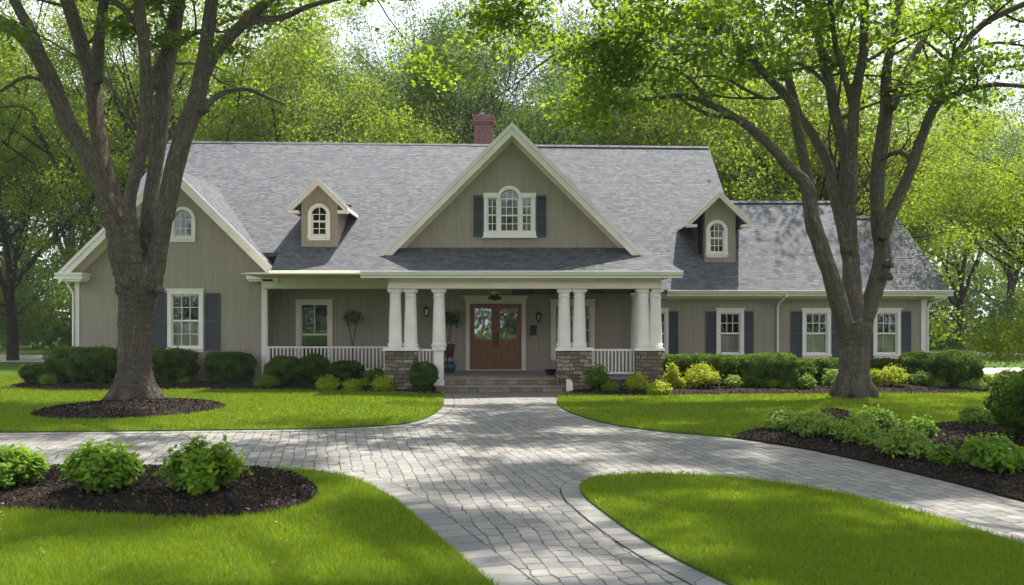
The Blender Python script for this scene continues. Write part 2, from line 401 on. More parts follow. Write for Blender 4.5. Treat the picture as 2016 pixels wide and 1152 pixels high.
def leaf_obj(name, C, size, mat, rng, tint=None, parent=None, var=.16, **k):
    V, Q, r = leaves_np(C, size, rng, **k)
    t = rng.random(len(C)) if tint is None else np.clip(tint+rng.normal(size=len(C))*var, 0, 1)
    return link(name, np_mesh(name, V, Q, np.repeat(t, r)), mat, parent)

# ------------------------------------------------------------------ ground shapes
def inside(pts, poly):
    x, y = pts[:, 0], pts[:, 1]; c = np.zeros(len(pts), bool); n = len(poly)
    for i in range(n):
        (x1, y1), (x2, y2) = poly[i], poly[i-1]
        if y1 == y2: continue
        c ^= ((y1 > y) != (y2 > y)) & (x < (x2-x1)*(y-y1)/(y2-y1)+x1)
    return c
def edge_dist(pts, poly):
    d = np.full(len(pts), 1e9)
    for i in range(len(poly)):
        a, b = np.array(poly[i-1]), np.array(poly[i]); ab = b-a; L = ab@ab
        if L < 1e-9: continue
        t = np.clip(((pts-a)@ab)/L, 0, 1); d = np.minimum(d, np.linalg.norm(pts-a-t[:, None]*ab, axis=1))
    return d
def sheet(name, poly, z, mat, dome=0, step=None, skirt=.06, seed=0, **k):
    poly = [tuple(map(float, p)) for p in poly]; pts = list(poly)
    if step:
        a = np.array(poly); g = np.mgrid[a[:, 0].min():a[:, 0].max():step, a[:, 1].min():a[:, 1].max():step].reshape(2, -1).T
        g = g+np.random.default_rng(seed).random(g.shape)*step*.5
        g = g[inside(g, poly)]; g = g[edge_dist(g, poly) > step*.4]; pts += [tuple(q) for q in g]
    n = len(poly)
    vv, ee, ff, *_ = delaunay_2d_cdt([Vector(p) for p in pts], [(i, (i+1) % n) for i in range(n)], [], 1, 1e-5)
    A = np.array([tuple(v) for v in vv]); dd = edge_dist(A, poly)
    zz = z+dome*(1-np.exp(-dd/.5))
    if dome: zz += np.array([mnoise.noise(Vector((p[0]*1.7, p[1]*1.7, seed))) for p in A])*.35*dome*np.minimum(1, dd/.3)
    V = [(p[0], p[1], q) for p, q in zip(A, zz)]; Fc = [tuple(f) for f in ff]
    i0 = len(V); V += [(p[0], p[1], z) for p in poly]+[(p[0], p[1], z-skirt) for p in poly]
    Fc += [(i0+i, i0+n+i, i0+n+(i+1) % n, i0+(i+1) % n) for i in range(n)]
    me = bpy.data.meshes.new(name); me.from_pydata(V, [], Fc); me.update()
    return tag(link(name, me, mat), **k)
def curve_px(p, step=.15): return [tuple(q) for q in spline([G(*q) for q in p], step)]

b = MB(); b.face([(-900, -300, -.03), (900, -300, -.03), (900, 1500, -.03), (-900, 1500, -.03)])
tag(b.build('ground', M['turf']), kind='structure')
b = MB(); b.face([(-60, -10, 0), (14, -10, 0), (14, 25.35, 0), (-60, 25.35, 0)])
tag(b.build('driveway', M['pave']), kind='structure')

left_mid = curve_px([(-1500, 858), (-400, 856), (0, 853), (300, 850), (600, 846), (715, 842), (800, 835), (848, 820), (870, 803), (874, 787), (872, 776)])
L1 = left_mid+[(-2.45, 25.4), (-2.45, 60), (-90, 60), (-90, left_mid[0][1])]
right_mid = curve_px([(1112, 776), (1098, 787), (1099, 798), (1125, 814), (1200, 836), (1300, 850), (1440, 863), (1600, 887), (1800, 932), (2016, 987)])
L2 = right_mid+[(6.1, 7), (6.3, 3), (6.3, -10), (90, -10), (90, 60), (1.75, 60), (1.75, 25.5)]
fl = curve_px([(545, 926), (600, 929), (660, 937), (720, 955), (780, 990), (835, 1037), (900, 1095), (965, 1152)])
L3 = fl+[(.45, 5), (1.0, 3), (1.3, -10), (-60, -10), (-60, 11.75), (-8, 11.75)]
fr_loop = curve_px([(1430, 1152), (1330, 1103), (1240, 1049), (1180, 1005), (1150, 980), (1142, 962), (1155, 949), (1205, 939), (1300, 936), (1450, 945), (1600, 966), (1800, 1011), (2016, 1078)])
L4 = fr_loop+[(4.75, 5), (4.8, -10), (3.2, -10), (2.8, 3), (2.2, 5)]
tree_ring = [(-7.35+2.05*math.cos(a)*1.0, 20.1+1.55*math.sin(a)) for a in np.linspace(0, 2*math.pi, 40, endpoint=False)]
c0 = G(262, 808); tree_ring = [(c0[0]+2.05*math.cos(a), c0[1]+2.25*math.sin(a)) for a in np.linspace(0, 2*math.pi, 48, endpoint=False)]
B_fl = [tuple(q) for q in spline([(-14, 11.7), G(-300, 925), G(0, 923), G(300, 924), G(480, 925), G(560, 932), G(612, 955), G(626, 976), G(600, 1000), G(520, 1018), G(400, 1027), G(200, 1019), G(0, 1009), G(-300, 1005), (-14, 9.3)], .15)]
B_rt = [tuple(q) for q in spline([G(1438, 862.5), G(1500, 848), G(1570, 842), G(1600, 826), G(1618, 811), G(1665, 812), G(1705, 834), G(1770, 846), G(1850, 838), G(1940, 835), (13.5, 17.5), (13.5, 9), (6.3, 8.0), G(2016, 989), G(1900, 958), G(1800, 933.5), G(1700, 909.5), G(1600, 888), G(1500, 871.5), G(1438, 862.5)], .15)][:-1]
B_hl = [tuple(q) for q in spline([G(15, 762), G(60, 768), G(200, 770), G(400, 769), G(600, 770), G(760, 773), G(850, 779), G(871, 777)], .3)]+[(-2.46, 25.5), (-2.6, 26.3), (-3.2, 28.3), (-8.1, 28.6), (-14.6, 28.6), (-16.4, 28.4)]
B_hr = [(1.76, 25.4)]+[tuple(q) for q in spline([G(1116, 776), G(1200, 781), G(1310, 781), G(1500, 779), G(1700, 778), G(1900, 777), G(1955, 775), G(1990, 765)], .3)]+[(17, 29.5), (15.5, 29.6), (4.4, 29.6), (4.3, 26), (2.4, 25.9)]
LAWNS = [sheet('lawn', L1, .03, M['turf'], kind='structure'), sheet('lawn', L2, .03, M['turf'], kind='structure'),
         sheet('lawn', L3, .03, M['turf'], kind='structure'), sheet('lawn', L4, .03, M['turf'], kind='structure')]
for q, dm, sd in ((tree_ring, .13, 1), (B_fl, .10, 2), (B_rt, .12, 3), (B_hl, .16, 4), (B_hr, .12, 5)):
    sheet('mulch_bed', q, .035, M['mulch'], dome=dm, step=.25, seed=sd, kind='structure')

def border(line, w, side, name='border_pavers', z=.006):
    p = np.array(line, float)[:, :2]; T = np.gradient(p, axis=0); T /= np.linalg.norm(T, axis=1)[:, None]+1e-9
    Nn = np.stack([T[:, 1], -T[:, 0]], 1)*side; q = p+Nn*w
    for _ in range(6): q[1:-1] = .25*q[:-2]+.5*q[1:-1]+.25*q[2:]
    s = np.concatenate([[0], np.cumsum(np.linalg.norm(np.diff((p+q)/2, axis=0), axis=1))])
    b = MB()
    for i in range(len(p)-1):
        b.face([(*p[i], z), (*p[i+1], z), (*q[i+1], z), (*q[i], z)][::-1 if side > 0 else 1],
               uv=[(0.1, s[i]), (.1, s[i+1]), (.1+w, s[i+1]), (.1+w, s[i])][::-1 if side > 0 else 1])
    # dark open joint on the inner side
    g = MB(); q2 = q+Nn*(.013+.009*np.sin(s*9)[:, None]*np.sin(s*3.7+1)[:, None])
    for i in range(len(p)-1): g.face([(*q[i], z-.003), (*q[i+1], z-.003), (*q2[i+1], z-.003), (*q2[i], z-.003)])
    tag(b.build(name, M['bord']), kind='structure'); tag(g.build('paver_joint', M['mulch']), kind='structure')
border(fl+[(.45, 5), (1.0, 3)], .34, -1)
border([(2.8, 3), (2.2, 5)]+fr_loop, .24, -1)
border(left_mid, .26, 1)
border(right_mid, .26, -1)

# pale roads beside and behind the lot
for q in ([(-90, 45), (-15.5, 45.5), (-14.5, 50), (-14.5, 56), (-90, 55)],
          [(17.5, 31), (20, 30), (40, 31), (90, 33), (90, 41), (30, 40), (21, 39)],
          [(15, 56), (90, 54), (90, 60), (15, 61)]):
    sheet('side_road', q, .05, M['road'], skirt=.03, kind='structure')

# ------------------------------------------------------------------ grass blades
RG = np.random.default_rng(7)
def blades(name, poly, excl, bands):
    Vs, Qs, Ts = [], [], []; n0 = 0
    a = np.array(poly)
    for (d0, d1, dens, h, w) in bands:
        xm = d1*.62+.6; x0, x1 = max(a[:, 0].min(), -xm), min(a[:, 0].max(), xm); y0, y1 = max(a[:, 1].min(), d0), min(a[:, 1].max(), d1)
        if x1 <= x0 or y1 <= y0: continue
        n = int((x1-x0)*(y1-y0)*dens); p = RG.random((n, 2))*[x1-x0, y1-y0]+[x0, y0]
        p = p[np.abs(p[:, 0]) < p[:, 1]*.62+.6]; k = inside(p, poly)
        for e in excl: k &= ~inside(p, e)
        p = p[k]; n = len(p)
        if not n: continue
        C = np.column_stack([p, np.full(n, .028)])
        cl = np.array([mnoise.noise(Vector((q[0]*.7, q[1]*.7, 3.3))) for q in p[::8]]); cl = np.repeat(cl, 8)[:n] if len(cl)*8 >= n else np.resize(cl, n)
        H = h*(.6+.8*RG.random(n)); A = RG.random(n)*2*np.pi
        lean = RG.normal(size=(n, 2))*.35; ld = np.column_stack([lean*H[:, None], H])
        S = np.column_stack([np.cos(A), np.sin(A), np.zeros(n)])*(w*(.7+.6*RG.random(n)))[:, None]*.5
        md = C+ld*np.array([.35, .35, .58])
        V = np.stack([C-S, C+S, md+S*.75, md-S*.75, C+ld], 1).reshape(-1, 3)
        b = np.arange(n)*5+n0
        Vs.append(V); Qs.append(np.stack([np.stack([b, b+1, b+2], 1), np.stack([b, b+2, b+3], 1), np.stack([b+3, b+2, b+4], 1)], 1).reshape(-1, 3))
        Ts.append(np.repeat(np.clip(.5+cl*.5+RG.normal(size=n)*.22, 0, 1), 3)); n0 += 5*n
    me = np_mesh(name, np.vstack(Vs), np.vstack(Qs), np.concatenate(Ts))
    return tag(link(name, me, M['blade']), kind='stuff', cat='grass')
NEAR = [(5.5, 8, 5200, .048, .0050), (8, 10.5, 3400, .048, .0065), (10.5, 14, 1700, .048, .009), (14, 19, 900, .05, .014), (19, 25, 560, .05, .020), (25, 34, 260, .055, .03)]
tag(blades('grass', L3, [B_fl], NEAR), 'short green grass around the mulch bed before the driveway, left of the path')
tag(blades('grass', L4, [], NEAR), 'short green grass on the tongue-shaped lawn between the two paver lanes')
tag(blades('grass', L1, [tree_ring, B_hl], NEAR), 'mown grass around the thick-trunked tree in front of the gabled wing')
tag(blades('grass', L2, [B_rt, B_hr], NEAR), 'mown grass under the many-limbed tree in front of the low wing')

# mulch chips
def chips(name, poly, dens, size, zb, label):
    a = np.array(poly); x0, y0 = a.min(0); x1, y1 = a.max(0); x0 = max(x0, -.62*y1-1); x1 = min(x1, .62*y1+1)
    p = RG.random((int((x1-x0)*(y1-y0)*dens), 2))*[x1-x0, y1-y0]+[x0, y0]; p = p[inside(p, poly)]
    dd = edge_dist(p, poly); C = np.column_stack([p, .04+zb*(1-np.exp(-dd/.5))+RG.random(len(p))*.02])
    V, Q, r = leaves_np(C, size, RG, up=.55, wide=.35, fold=.05)
    t = RG.random(len(C))**1.7
    tag(link(name, np_mesh(name, V, Q, np.repeat(t, r)), M['chip']), label, 'mulch', kind='stuff')
chips('mulch_chips', B_fl, 900, .05, .10, 'loose dark bark chips in the bed of three bushes beside the driveway')
chips('mulch_chips', B_rt, 600, .055, .12, 'loose dark bark chips in the curved bed under the low spreading shrubs')
chips('mulch_chips', tree_ring, 300, .07, .13, 'loose bark chips in the ring around the thick-trunked tree')
chips('mulch_chips', B_hl, 160, .08, .14, 'loose bark chips in the bed below the gabled wing and porch rail')
chips('mulch_chips', B_hr, 160, .08, .11, 'loose bark chips in the bed below the low wing')

# ------------------------------------------------------------------ house
house = empty('house', (0, 27, 0), label='long taupe one-storey house with grey shingle roofs, white trim and columned porch', cat='house')
def px(x, d): return (x-HX)*d/F
def pz(y, d): return CAMH+(HY-y)*d/F
FW, PW = 28.2, 29.2          # gabled wing front, porch back wall / low wing front
WX0, WX1, RX1 = -14.4, -8.15, 14.15

def arch_pts(xc, r, z0, zs, n=14, ry=None):
    ry = ry or r
    return [(xc-r, z0), (xc+r, z0)]+[(xc+r*math.cos(a), zs+ry*math.sin(a)) for a in np.linspace(0, math.pi, n)]
HOLES = {}
def window(xc, w, z0, z1, y, cols, rows, parent, mat='white', case=.11, meet=True, curtain=None, arch=False, grid2=True, room=True, head=True, name='window', glass='glass', tall=None):
    """sash window in a wall at plane y facing -y; w, z0, z1 = the glazed opening. returns the hole"""
    x0, x1 = xc-w/2, xc+w/2; c = case
    if arch:
        r = w/2; zs = z1-r; hole = arch_pts(xc, r, z0, zs)
        m = MB(); yo, yi = y-.05, y+.10
        inner = [(xc-r, z0)]+[(xc+r*math.cos(a), zs+r*math.sin(a)) for a in np.linspace(math.pi, 0, 18)]+[(xc+r, z0)]
        outer = [(xc-r-c, z0)]+[(xc+(r+c)*math.cos(a), zs+(r+c)*math.sin(a)) for a in np.linspace(math.pi, 0, 18)]+[(xc+r+c, z0)]
        for i in range(len(inner)-1):
            a0, a1, b0, b1 = inner[i], inner[i+1], outer[i], outer[i+1]
            m.face([(a0[0], yo, a0[1]), (a1[0], yo, a1[1]), (b1[0], yo, b1[1]), (b0[0], yo, b0[1])])
            m.face([(b0[0], yo, b0[1]), (b1[0], yo, b1[1]), (b1[0], y, b1[1]), (b0[0], y, b0[1])])
            m.face([(a1[0], yo, a1[1]), (a0[0], yo, a0[1]), (a0[0], yi, a0[1]), (a1[0], yi, a1[1])])
    else:
        hole = [(x0, z0), (x1, z0), (x1, z1), (x0, z1)]; m = MB()
        m.box(x0-c, x0, y-.05, y+.1, z0, z1); m.box(x1, x1+c, y-.05, y+.1, z0, z1)
        m.box(x0-c-.001, x1+c+.001, y-.053, y+.1, z1, z1+c)
        if head: m.box(x0-c-.035, x1+c+.035, y-.08, y, z1+c, z1+c+.045)
    m.box(x0-c-.02, x1+c+.02, y-.085, y+.1, z0-.07, z0); m.box(x0-c+.01, x1+c-.01, y-.04, y, z0-.16, z0-.07)
    W = m.build(name, M[mat], parent)
    s = MB(); sy0, sy1 = y+.015, y+.05; fr = .045; zt = z1 if not arch else z1-w/2; zm = (z0+z1)/2
    s.box(x0, x0+fr, sy0, sy1, z0, zt); s.box(x1-fr, x1, sy0, sy1, z0, zt); s.box(x0+fr, x1-fr, sy0, sy1, z0, z0+fr*1.3)
    if not arch: s.box(x0+fr, x1-fr, sy0, sy1, z1-fr, z1)
    if meet: s.box(x0+fr, x1-fr, sy0-.012, sy1, zm-.03, zm+.03)
    mu = .011
    for k in range(1, cols):
        xx = x0+fr+(w-2*fr)*k/cols
        ztop = z1-fr if not arch else zt+math.sqrt(max(0, (w/2)**2-(xx-xc)**2))
        s.box(xx-mu, xx+mu, sy0+.006, sy1-.006, (zm+.03 if (meet and not grid2) else z0+fr), ztop)
    nr = rows*(2 if meet else 1)
    for k in range(1, nr):
        zz = z0+(z1-z0)*k/nr
        if meet and (abs(k-rows) < .1 or (k < rows and not grid2)): continue
        hw = w/2-fr if zz < zt else math.sqrt(max(0, (w/2)**2-(zz-zt)**2))-.01
        s.box(xc-hw, xc+hw, sy0+.004, sy1-.008, zz-mu, zz+mu)
    s.build('sash', M[mat], W)
    g = MB(); g.face([(q[0], y+.032, q[1]) for q in hole]); g.build('pane', M[glass], W)
    if curtain:
        f0, f1 = curtain; c_ = MB(); n = 26; za, zb = z0+(z1-z0)*f0, z0+(z1-z0)*f1
        for i in range(n):
            xa, xb = x0+w*i/n, x0+w*(i+1)/n; ya, yb = [y+.17+.035*math.sin(q*2.3)+.015*math.sin(q*5.1) for q in (i, i+1)]
            c_.face([(xa, ya, za), (xb, yb, za), (xb, yb, zb), (xa, ya, zb)])
        c_.build('curtain', M['curtain'], W)
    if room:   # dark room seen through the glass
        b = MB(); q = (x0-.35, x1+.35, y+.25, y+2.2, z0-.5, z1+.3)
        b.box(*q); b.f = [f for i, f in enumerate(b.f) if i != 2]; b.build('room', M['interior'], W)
    return hole
def shutter(x0, x1, z0, z1, y, parent=None):
    m = MB(); yo = y-.045; st = .045
    m.box(x0, x0+st, yo, y-.002, z0, z1); m.box(x1-st, x1, yo, y-.002, z0, z1)
    zm = (z0+z1)/2
    for za, zb in ((z0, z0+.07), (zm-.04, zm+.04), (z1-.07, z1)): m.box(x0+st, x1-st, yo, y-.002, za, zb)
    for za, zb in ((z0+.07, zm-.04), (zm+.04, z1-.07)):
        n = max(3, int((zb-za)/.05))
        for i in range(n):
            a, c = za+(zb-za)*i/n, za+(zb-za)*(i+1)/n
            m.face([(x0+st, y-.036, a), (x1-st, y-.036, a), (x1-st, y-.012, c), (x0+st, y-.012, c)])
            m.face([(x0+st, y-.012, c), (x1-st, y-.012, c), (x1-st, y-.036, c), (x0+st, y-.036, c)])
    m.build('shutter', M['shutter'], parent or house)

# ---- roof planes
EL, ER = (27.35, 3.72), (28.6, 3.18)             # eaves (depth, height) left and right of the middle gable
RD, RL, RM, RR = 35.6, 9.65, 9.51, 9.42          # ridge
sl = (RM-EL[1])/(RD-EL[0]); sr = (RR-ER[1])/(RD-ER[0])
def lz(y): return EL[1]+(y-EL[0])*sl
def rz_(y): return ER[1]+(y-ER[0])*sr
YB = RD+(RM-3.7)/sl
yA = (ER[0]*sr-ER[1]+CAMH)/(sr-243/F); zA = rz_(yA)
yB_ = (ER[0]*sr-ER[1]+CAMH)/(sr-213/F); zB = rz_(yB_)
m = MB(); t = .14
m.slab([(-7.75, EL[0], EL[1]), (-.02, EL[0], EL[1]), (0, RD, RM), (-7.75, RD, RL-.045)], t)
m.slab([(-14.15, 28.32, lz(28.32)), (-7.75, 28.32, lz(28.32)), (-7.75, RD, RL-.045), (-14.3, RD, RL)], t)
m.slab([(0, ER[0], ER[1]), (8.2, ER[0], ER[1]), (8.2, RD, RR), (0, RD, RM)], t)
m.slab([(-14.3, RD, RL), (0, RD, RM), (8.2, RD, RR), (8.2, YB, 3.7), (-14.2, YB, 3.7)], t)
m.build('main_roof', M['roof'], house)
m = MB()
m.slab([(8.2, ER[0], ER[1]), (12.6, ER[0], ER[1]), (12.6, yA, zA), (8.2, yA, zA)], t)
m.slab([(12.6, ER[0], ER[1]), (14.68, ER[0], ER[1]), (14.36, yB_, zB), (12.6, yB_, zB)], t)
m.slab([(8.2, yA, zA), (12.6, yA, zA), (12.6, 2*yA-ER[0], ER[1]), (8.2, 2*yA-ER[0], ER[1])], t)
m.slab([(12.6, yB_, zB), (14.36, yB_, zB), (14.68, 2*yB_-ER[0], ER[1]), (12.6, 2*yB_-ER[0], ER[1])], t)
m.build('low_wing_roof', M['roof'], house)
# ridge caps
m = MB()
for a, c in (((-14.3, RD, RL), (8.2, RD, RR)), ((8.2, yA, zA), (12.6, yA, zA)), ((12.6, yB_, zB), (14.36, yB_, zB))):
    for s in (-1, 1):
        m.face([(a[0], a[1], a[2]+.035), (c[0], c[1], c[2]+.035), (c[0], c[1]+s*.16, c[2]+.035-.11), (a[0], a[1]+s*.16, a[2]+.035-.11)])
m.build('ridge_cap', M['roof'], house)
# gabled wing roof
def gable_roof(name, xc, half, y0, y1, z0, z1, t=.16):
    m = MB(); m.slab([(xc-half, y0, z0), (xc, y0, z1), (xc, y1, z1), (xc-half, y1, z0)], t)
    m.slab([(xc, y0, z1), (xc+half, y0, z0), (xc+half, y1, z0), (xc, y1, z1)], t); return m
WC, WZ0, WZ1 = -11.15, 3.70, 7.2
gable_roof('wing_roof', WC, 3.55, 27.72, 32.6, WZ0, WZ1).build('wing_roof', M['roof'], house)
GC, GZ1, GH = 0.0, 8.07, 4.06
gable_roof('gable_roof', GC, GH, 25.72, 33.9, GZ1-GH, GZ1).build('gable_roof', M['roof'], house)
# rake boards: crown strip over a wider board, and the soffit behind them
def rake(xc, half, z0, z1, y, yw, name='rake_board', wb=.36, mat='white'):
    m = MB(); k = (z1-z0)/half
    def band(o0, o1, ya, yb):     # vertical offsets below the roof line
        for s in (-1, 1):
            e = half+.02
            q = [(xc, z1-o0), (xc+s*e, z1-k*e-o0), (xc+s*e, z1-k*e-o1), (xc, z1-o1)]
            if s > 0: q = q[::-1]
            m.prism_y(q, ya, yb)
    band(-.03, .12, y-.045, y); band(.122, wb, y-.015, y+.03)
    R = m.build(name, M[mat], house)
    m = MB(); o = wb-.1
    for s in (-1, 1):
        m.face([(xc, y+.03, z1-o), (xc+s*half, y+.03, z1-k*half-o), (xc+s*half, yw+.02, z1-k*half-o), (xc, yw+.02, z1-o)])
    for s in (-1, 1):      # frieze board on the wall under the soffit
        q = [(xc, z1-o), (xc+s*half, z1-k*half-o), (xc+s*half, z1-k*half-o-.2), (xc, z1-o-.2)]
        if s > 0: q = q[::-1]
        m.prism_y(q, yw-.03, yw-.002)
    m.build('soffit', M['cream'], R)
rake(WC, 3.55, WZ0, WZ1, 27.69, FW)
rake(GC, GH, GZ1-GH, GZ1, 25.69, 26.1, wb=.36)
# eave return boxes at the feet of the wing gable
for xa, xb in ((-14.78, -13.95), (-8.62, -7.72)):
    m = MB(); m.box(xa, xb, 27.66, 28.24, 3.49, 3.62); m.box(xa-.03, xb+.03, 27.62, 28.24, 3.622, 3.70); m.box(xa+.06, xb-.06, 27.72, 28.2, 3.42, 3.488)
    m.build('eave_return', M['white'], house)

# ---- windows (collect the holes first, walls after)
hw = []
hw.append(window(px(365.5, FW), px(393, FW)-px(338, FW), pz(684, FW), pz(579, FW), FW, 3, 2, house, curtain=(0, .47), case=.13))
hw.append(window(px(360, FW), .62, pz(467, FW), pz(421, FW)+.12, FW, 3, 3, house, arch=True, meet=False, case=.11))
shutter(px(404, FW), px(434, FW), pz(690, FW), pz(577, FW), FW); shutter(px(297, FW), px(328, FW), pz(690, FW), pz(577, FW), FW)
m = MB(); m.holed([(WX0, 0), (WX1, 0), (WX1, 3.62), (WC+3.3, 3.72), (WC, 7.05), (WC-3.3, 3.72), (WX0, 3.62)], hw, FW)
m.face([(WX1, FW, 0), (WX1, PW, 0), (WX1, PW, 4.6), (WX1, FW, 3.7)])
m.face([(WX0, YB-.4, 0), (WX0, FW, 0), (WX0, FW, 3.6), (WX0, RD, 9.4), (WX0, YB-.4, 3.6)])
m.build('gabled_wing_wall', M['siding'], house)

hp = []
hp.append(window(px(619, PW), px(646, PW)-px(591, PW), .62, pz(598, PW), PW, 2, 1, house, mat='cream', case=.15, curtain=None, grid2=False, head=False))
hp.append(window(px(1127.5, PW), px(1162, PW)-px(1093, PW), .95, pz(600, PW), PW, 4, 4, house, mat='cream', case=.15, meet=False, head=True))
m = MB()
door_hole = [(px(925, PW), .45), (px(1027, PW), .45), (px(1027, PW), pz(598, PW)), (px(925, PW), pz(598, PW))]
m.holed([(WX1, 0), (4.4, 0), (4.4, 3.9), (WX1, 3.9)], hp+[door_hole], PW)
m.build('porch_wall', M['siding'], house)
hr = []
hr.append(window(px(1292, PW), .62, pz(699, PW), pz(615, PW), PW, 2, 2, house, case=.10, grid2=False))
for xc, w, z0 in ((1437, .70, pz(697, PW)), (1607, .74, pz(697, PW)), (1745.5, .70, pz(697, PW))):
    hr.append(window(px(xc, PW), w, z0, pz(616, PW), PW, 3, 2, house, case=.12, curtain=(0, .48), grid2=False))
for a, c in ((1316, 1335), (1390, 1410.5), (1463.5, 1483), (1557, 1580), (1635, 1657), (1700, 1722), (1770, 1793)):
    shutter(px(a, PW), px(c, PW), pz(703, PW), pz(613, PW), PW)
m = MB(); m.holed([(4.4, 0), (RX1, 0), (RX1, 3.05), (4.4, 3.05)], hr, PW)
yb2 = 2*yB_-ER[0]-.5
m.face([(RX1, PW, 0), (RX1, yb2, 0), (RX1, yb2, 3.1), (RX1, yB_, zB-.15), (RX1, PW, 3.1)])
m.build('low_wing_wall', M['siding'], house)
m = MB()
m.face([(8.0, ER[0]+.6, 3), (8.0, YB-.5, 3), (8.0, YB-.5, 3.6), (8.0, RD, 9.3)])
m.face([(12.5, yb2, 0), (RX1, yb2, 0), (RX1, yb2, 3.1), (12.5, yb2, 3.1)][::-1])
m.face([(WX0, YB-.4, 0), (8.0, YB-.4, 0), (8.0, YB-.4, 3.7), (WX0, YB-.4, 3.7)][::-1])
m.face([(8, yb2, 0), (12.5, yb2, 0), (12.5, yb2, 3.3), (8, yb2, 3.3)][::-1]); m.face([(12.5, yb2, 3), (12.5, yA, zA-.1), (12.5, ER[0]+.8, 3.4)])
m.build('rear_wall', M['siding'], house)
# middle gable wall with the three-light window
gx, gy = px(1003, 26.1), 26.1
zb0, zb1 = pz(457, gy), pz(390, gy)
holes = [[(px(960, gy), zb0), (px(978.5, gy), zb0), (px(978.5, gy), zb1), (px(960, gy), zb1)],
         [(px(1027.5, gy), zb0), (px(1046.5, gy), zb0), (px(1046.5, gy), zb1), (px(1027.5, gy), zb1)]]
ra = (px(1021, gy)-px(985, gy))/2; carch = arch_pts(gx, ra, zb0, zb1-.02)
m = MB(); m.holed([(-3.75, 4.1), (3.75, 4.1), (0, 7.75)], holes+[carch], gy); m.build('gable_wall', M['siding'], house)
W = MB(); c = .09; yo, yi = gy-.06, gy+.1
xs = [px(953, gy), px(960, gy), px(978.5, gy), gx-ra, gx+ra, px(1027.5, gy), px(1046.5, gy), px(1054, gy)]
for a, d_ in ((xs[0], xs[1]), (xs[2], xs[3]), (xs[4], xs[5]), (xs[6], xs[7])): W.box(a, d_, yo, yi, zb0, zb1)
W.box(xs[0]-.02, xs[7]+.02, yo-.03, yi, zb0-.14, zb0); W.box(xs[0]-.05, xs[7]+.05, yo-.07, gy, zb0-.19, zb0-.141)
W.box(xs[0]-.02, gx-ra-c, yo-.02, yi, zb1, zb1+.15); W.box(gx+ra+c, xs[7]+.02, yo-.02, yi, zb1, zb1+.15)
for a0, a1 in zip(np.linspace(0, math.pi, 19), np.linspace(0, math.pi, 19)[1:]):
    q = []
    for rr, aa in ((ra, a0), (ra+c*1.15, a0), (ra+c*1.15, a1), (ra, a1)): q.append((gx+rr*math.cos(aa), zb1-.02+rr*math.sin(aa)))
    W.prism_y(q, yo-.03, yi)
W = W.build('gable_window', M['white'], house)
s = MB(); sy = (gy+.02, gy+.05)
for xa, xb, n, top in ((xs[1], xs[2], 2, zb1), (xs[3], xs[4], 3, None), (xs[5], xs[6], 2, zb1)):
    zt = top or zb1-.02; f = .03
    s.box(xa, xa+f, *sy, zb0, zt); s.box(xb-f, xb, *sy, zb0, zt); s.box(xa+f, xb-f, *sy, zb0, zb0+.05)
    if top: s.box(xa+f, xb-f, *sy, zt-f, zt)
    s.box(xa+f, xb-f, sy[0]-.01, sy[1], (zb0+zt)/2-.022, (zb0+zt)/2+.022)
    for k in range(1, n): xx = xa+(xb-xa)*k/n; s.box(xx-.011, xx+.011, sy[0]+.005, sy[1]-.005, zb0+.05, zt-f if top else zt+ra*.93)
    for kz in (.25, .75): zz = zb0+(zt-zb0)*kz; s.box(xa+f, xb-f, sy[0]+.004, sy[1]-.006, zz-.011, zz+.011)
    if not top: s.box(xa+.02, xb-.02, sy[0]+.002, sy[1], zt-.02, zt+.02)
s.build('sash', M['white'], W)
g = MB()
for h in holes+[carch]: g.face([(q[0], gy+.035, q[1]) for q in h])
g.build('pane', M['glass'], W)
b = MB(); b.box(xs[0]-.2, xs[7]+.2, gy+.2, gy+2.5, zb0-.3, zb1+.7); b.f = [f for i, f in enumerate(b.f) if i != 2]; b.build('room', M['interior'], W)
shutter(px(932, gy), px(951.5, gy), zb0-.15, zb1+.08, gy); shutter(px(1056, gy), px(1075.5, gy), zb0-.15, zb1+.08, gy)

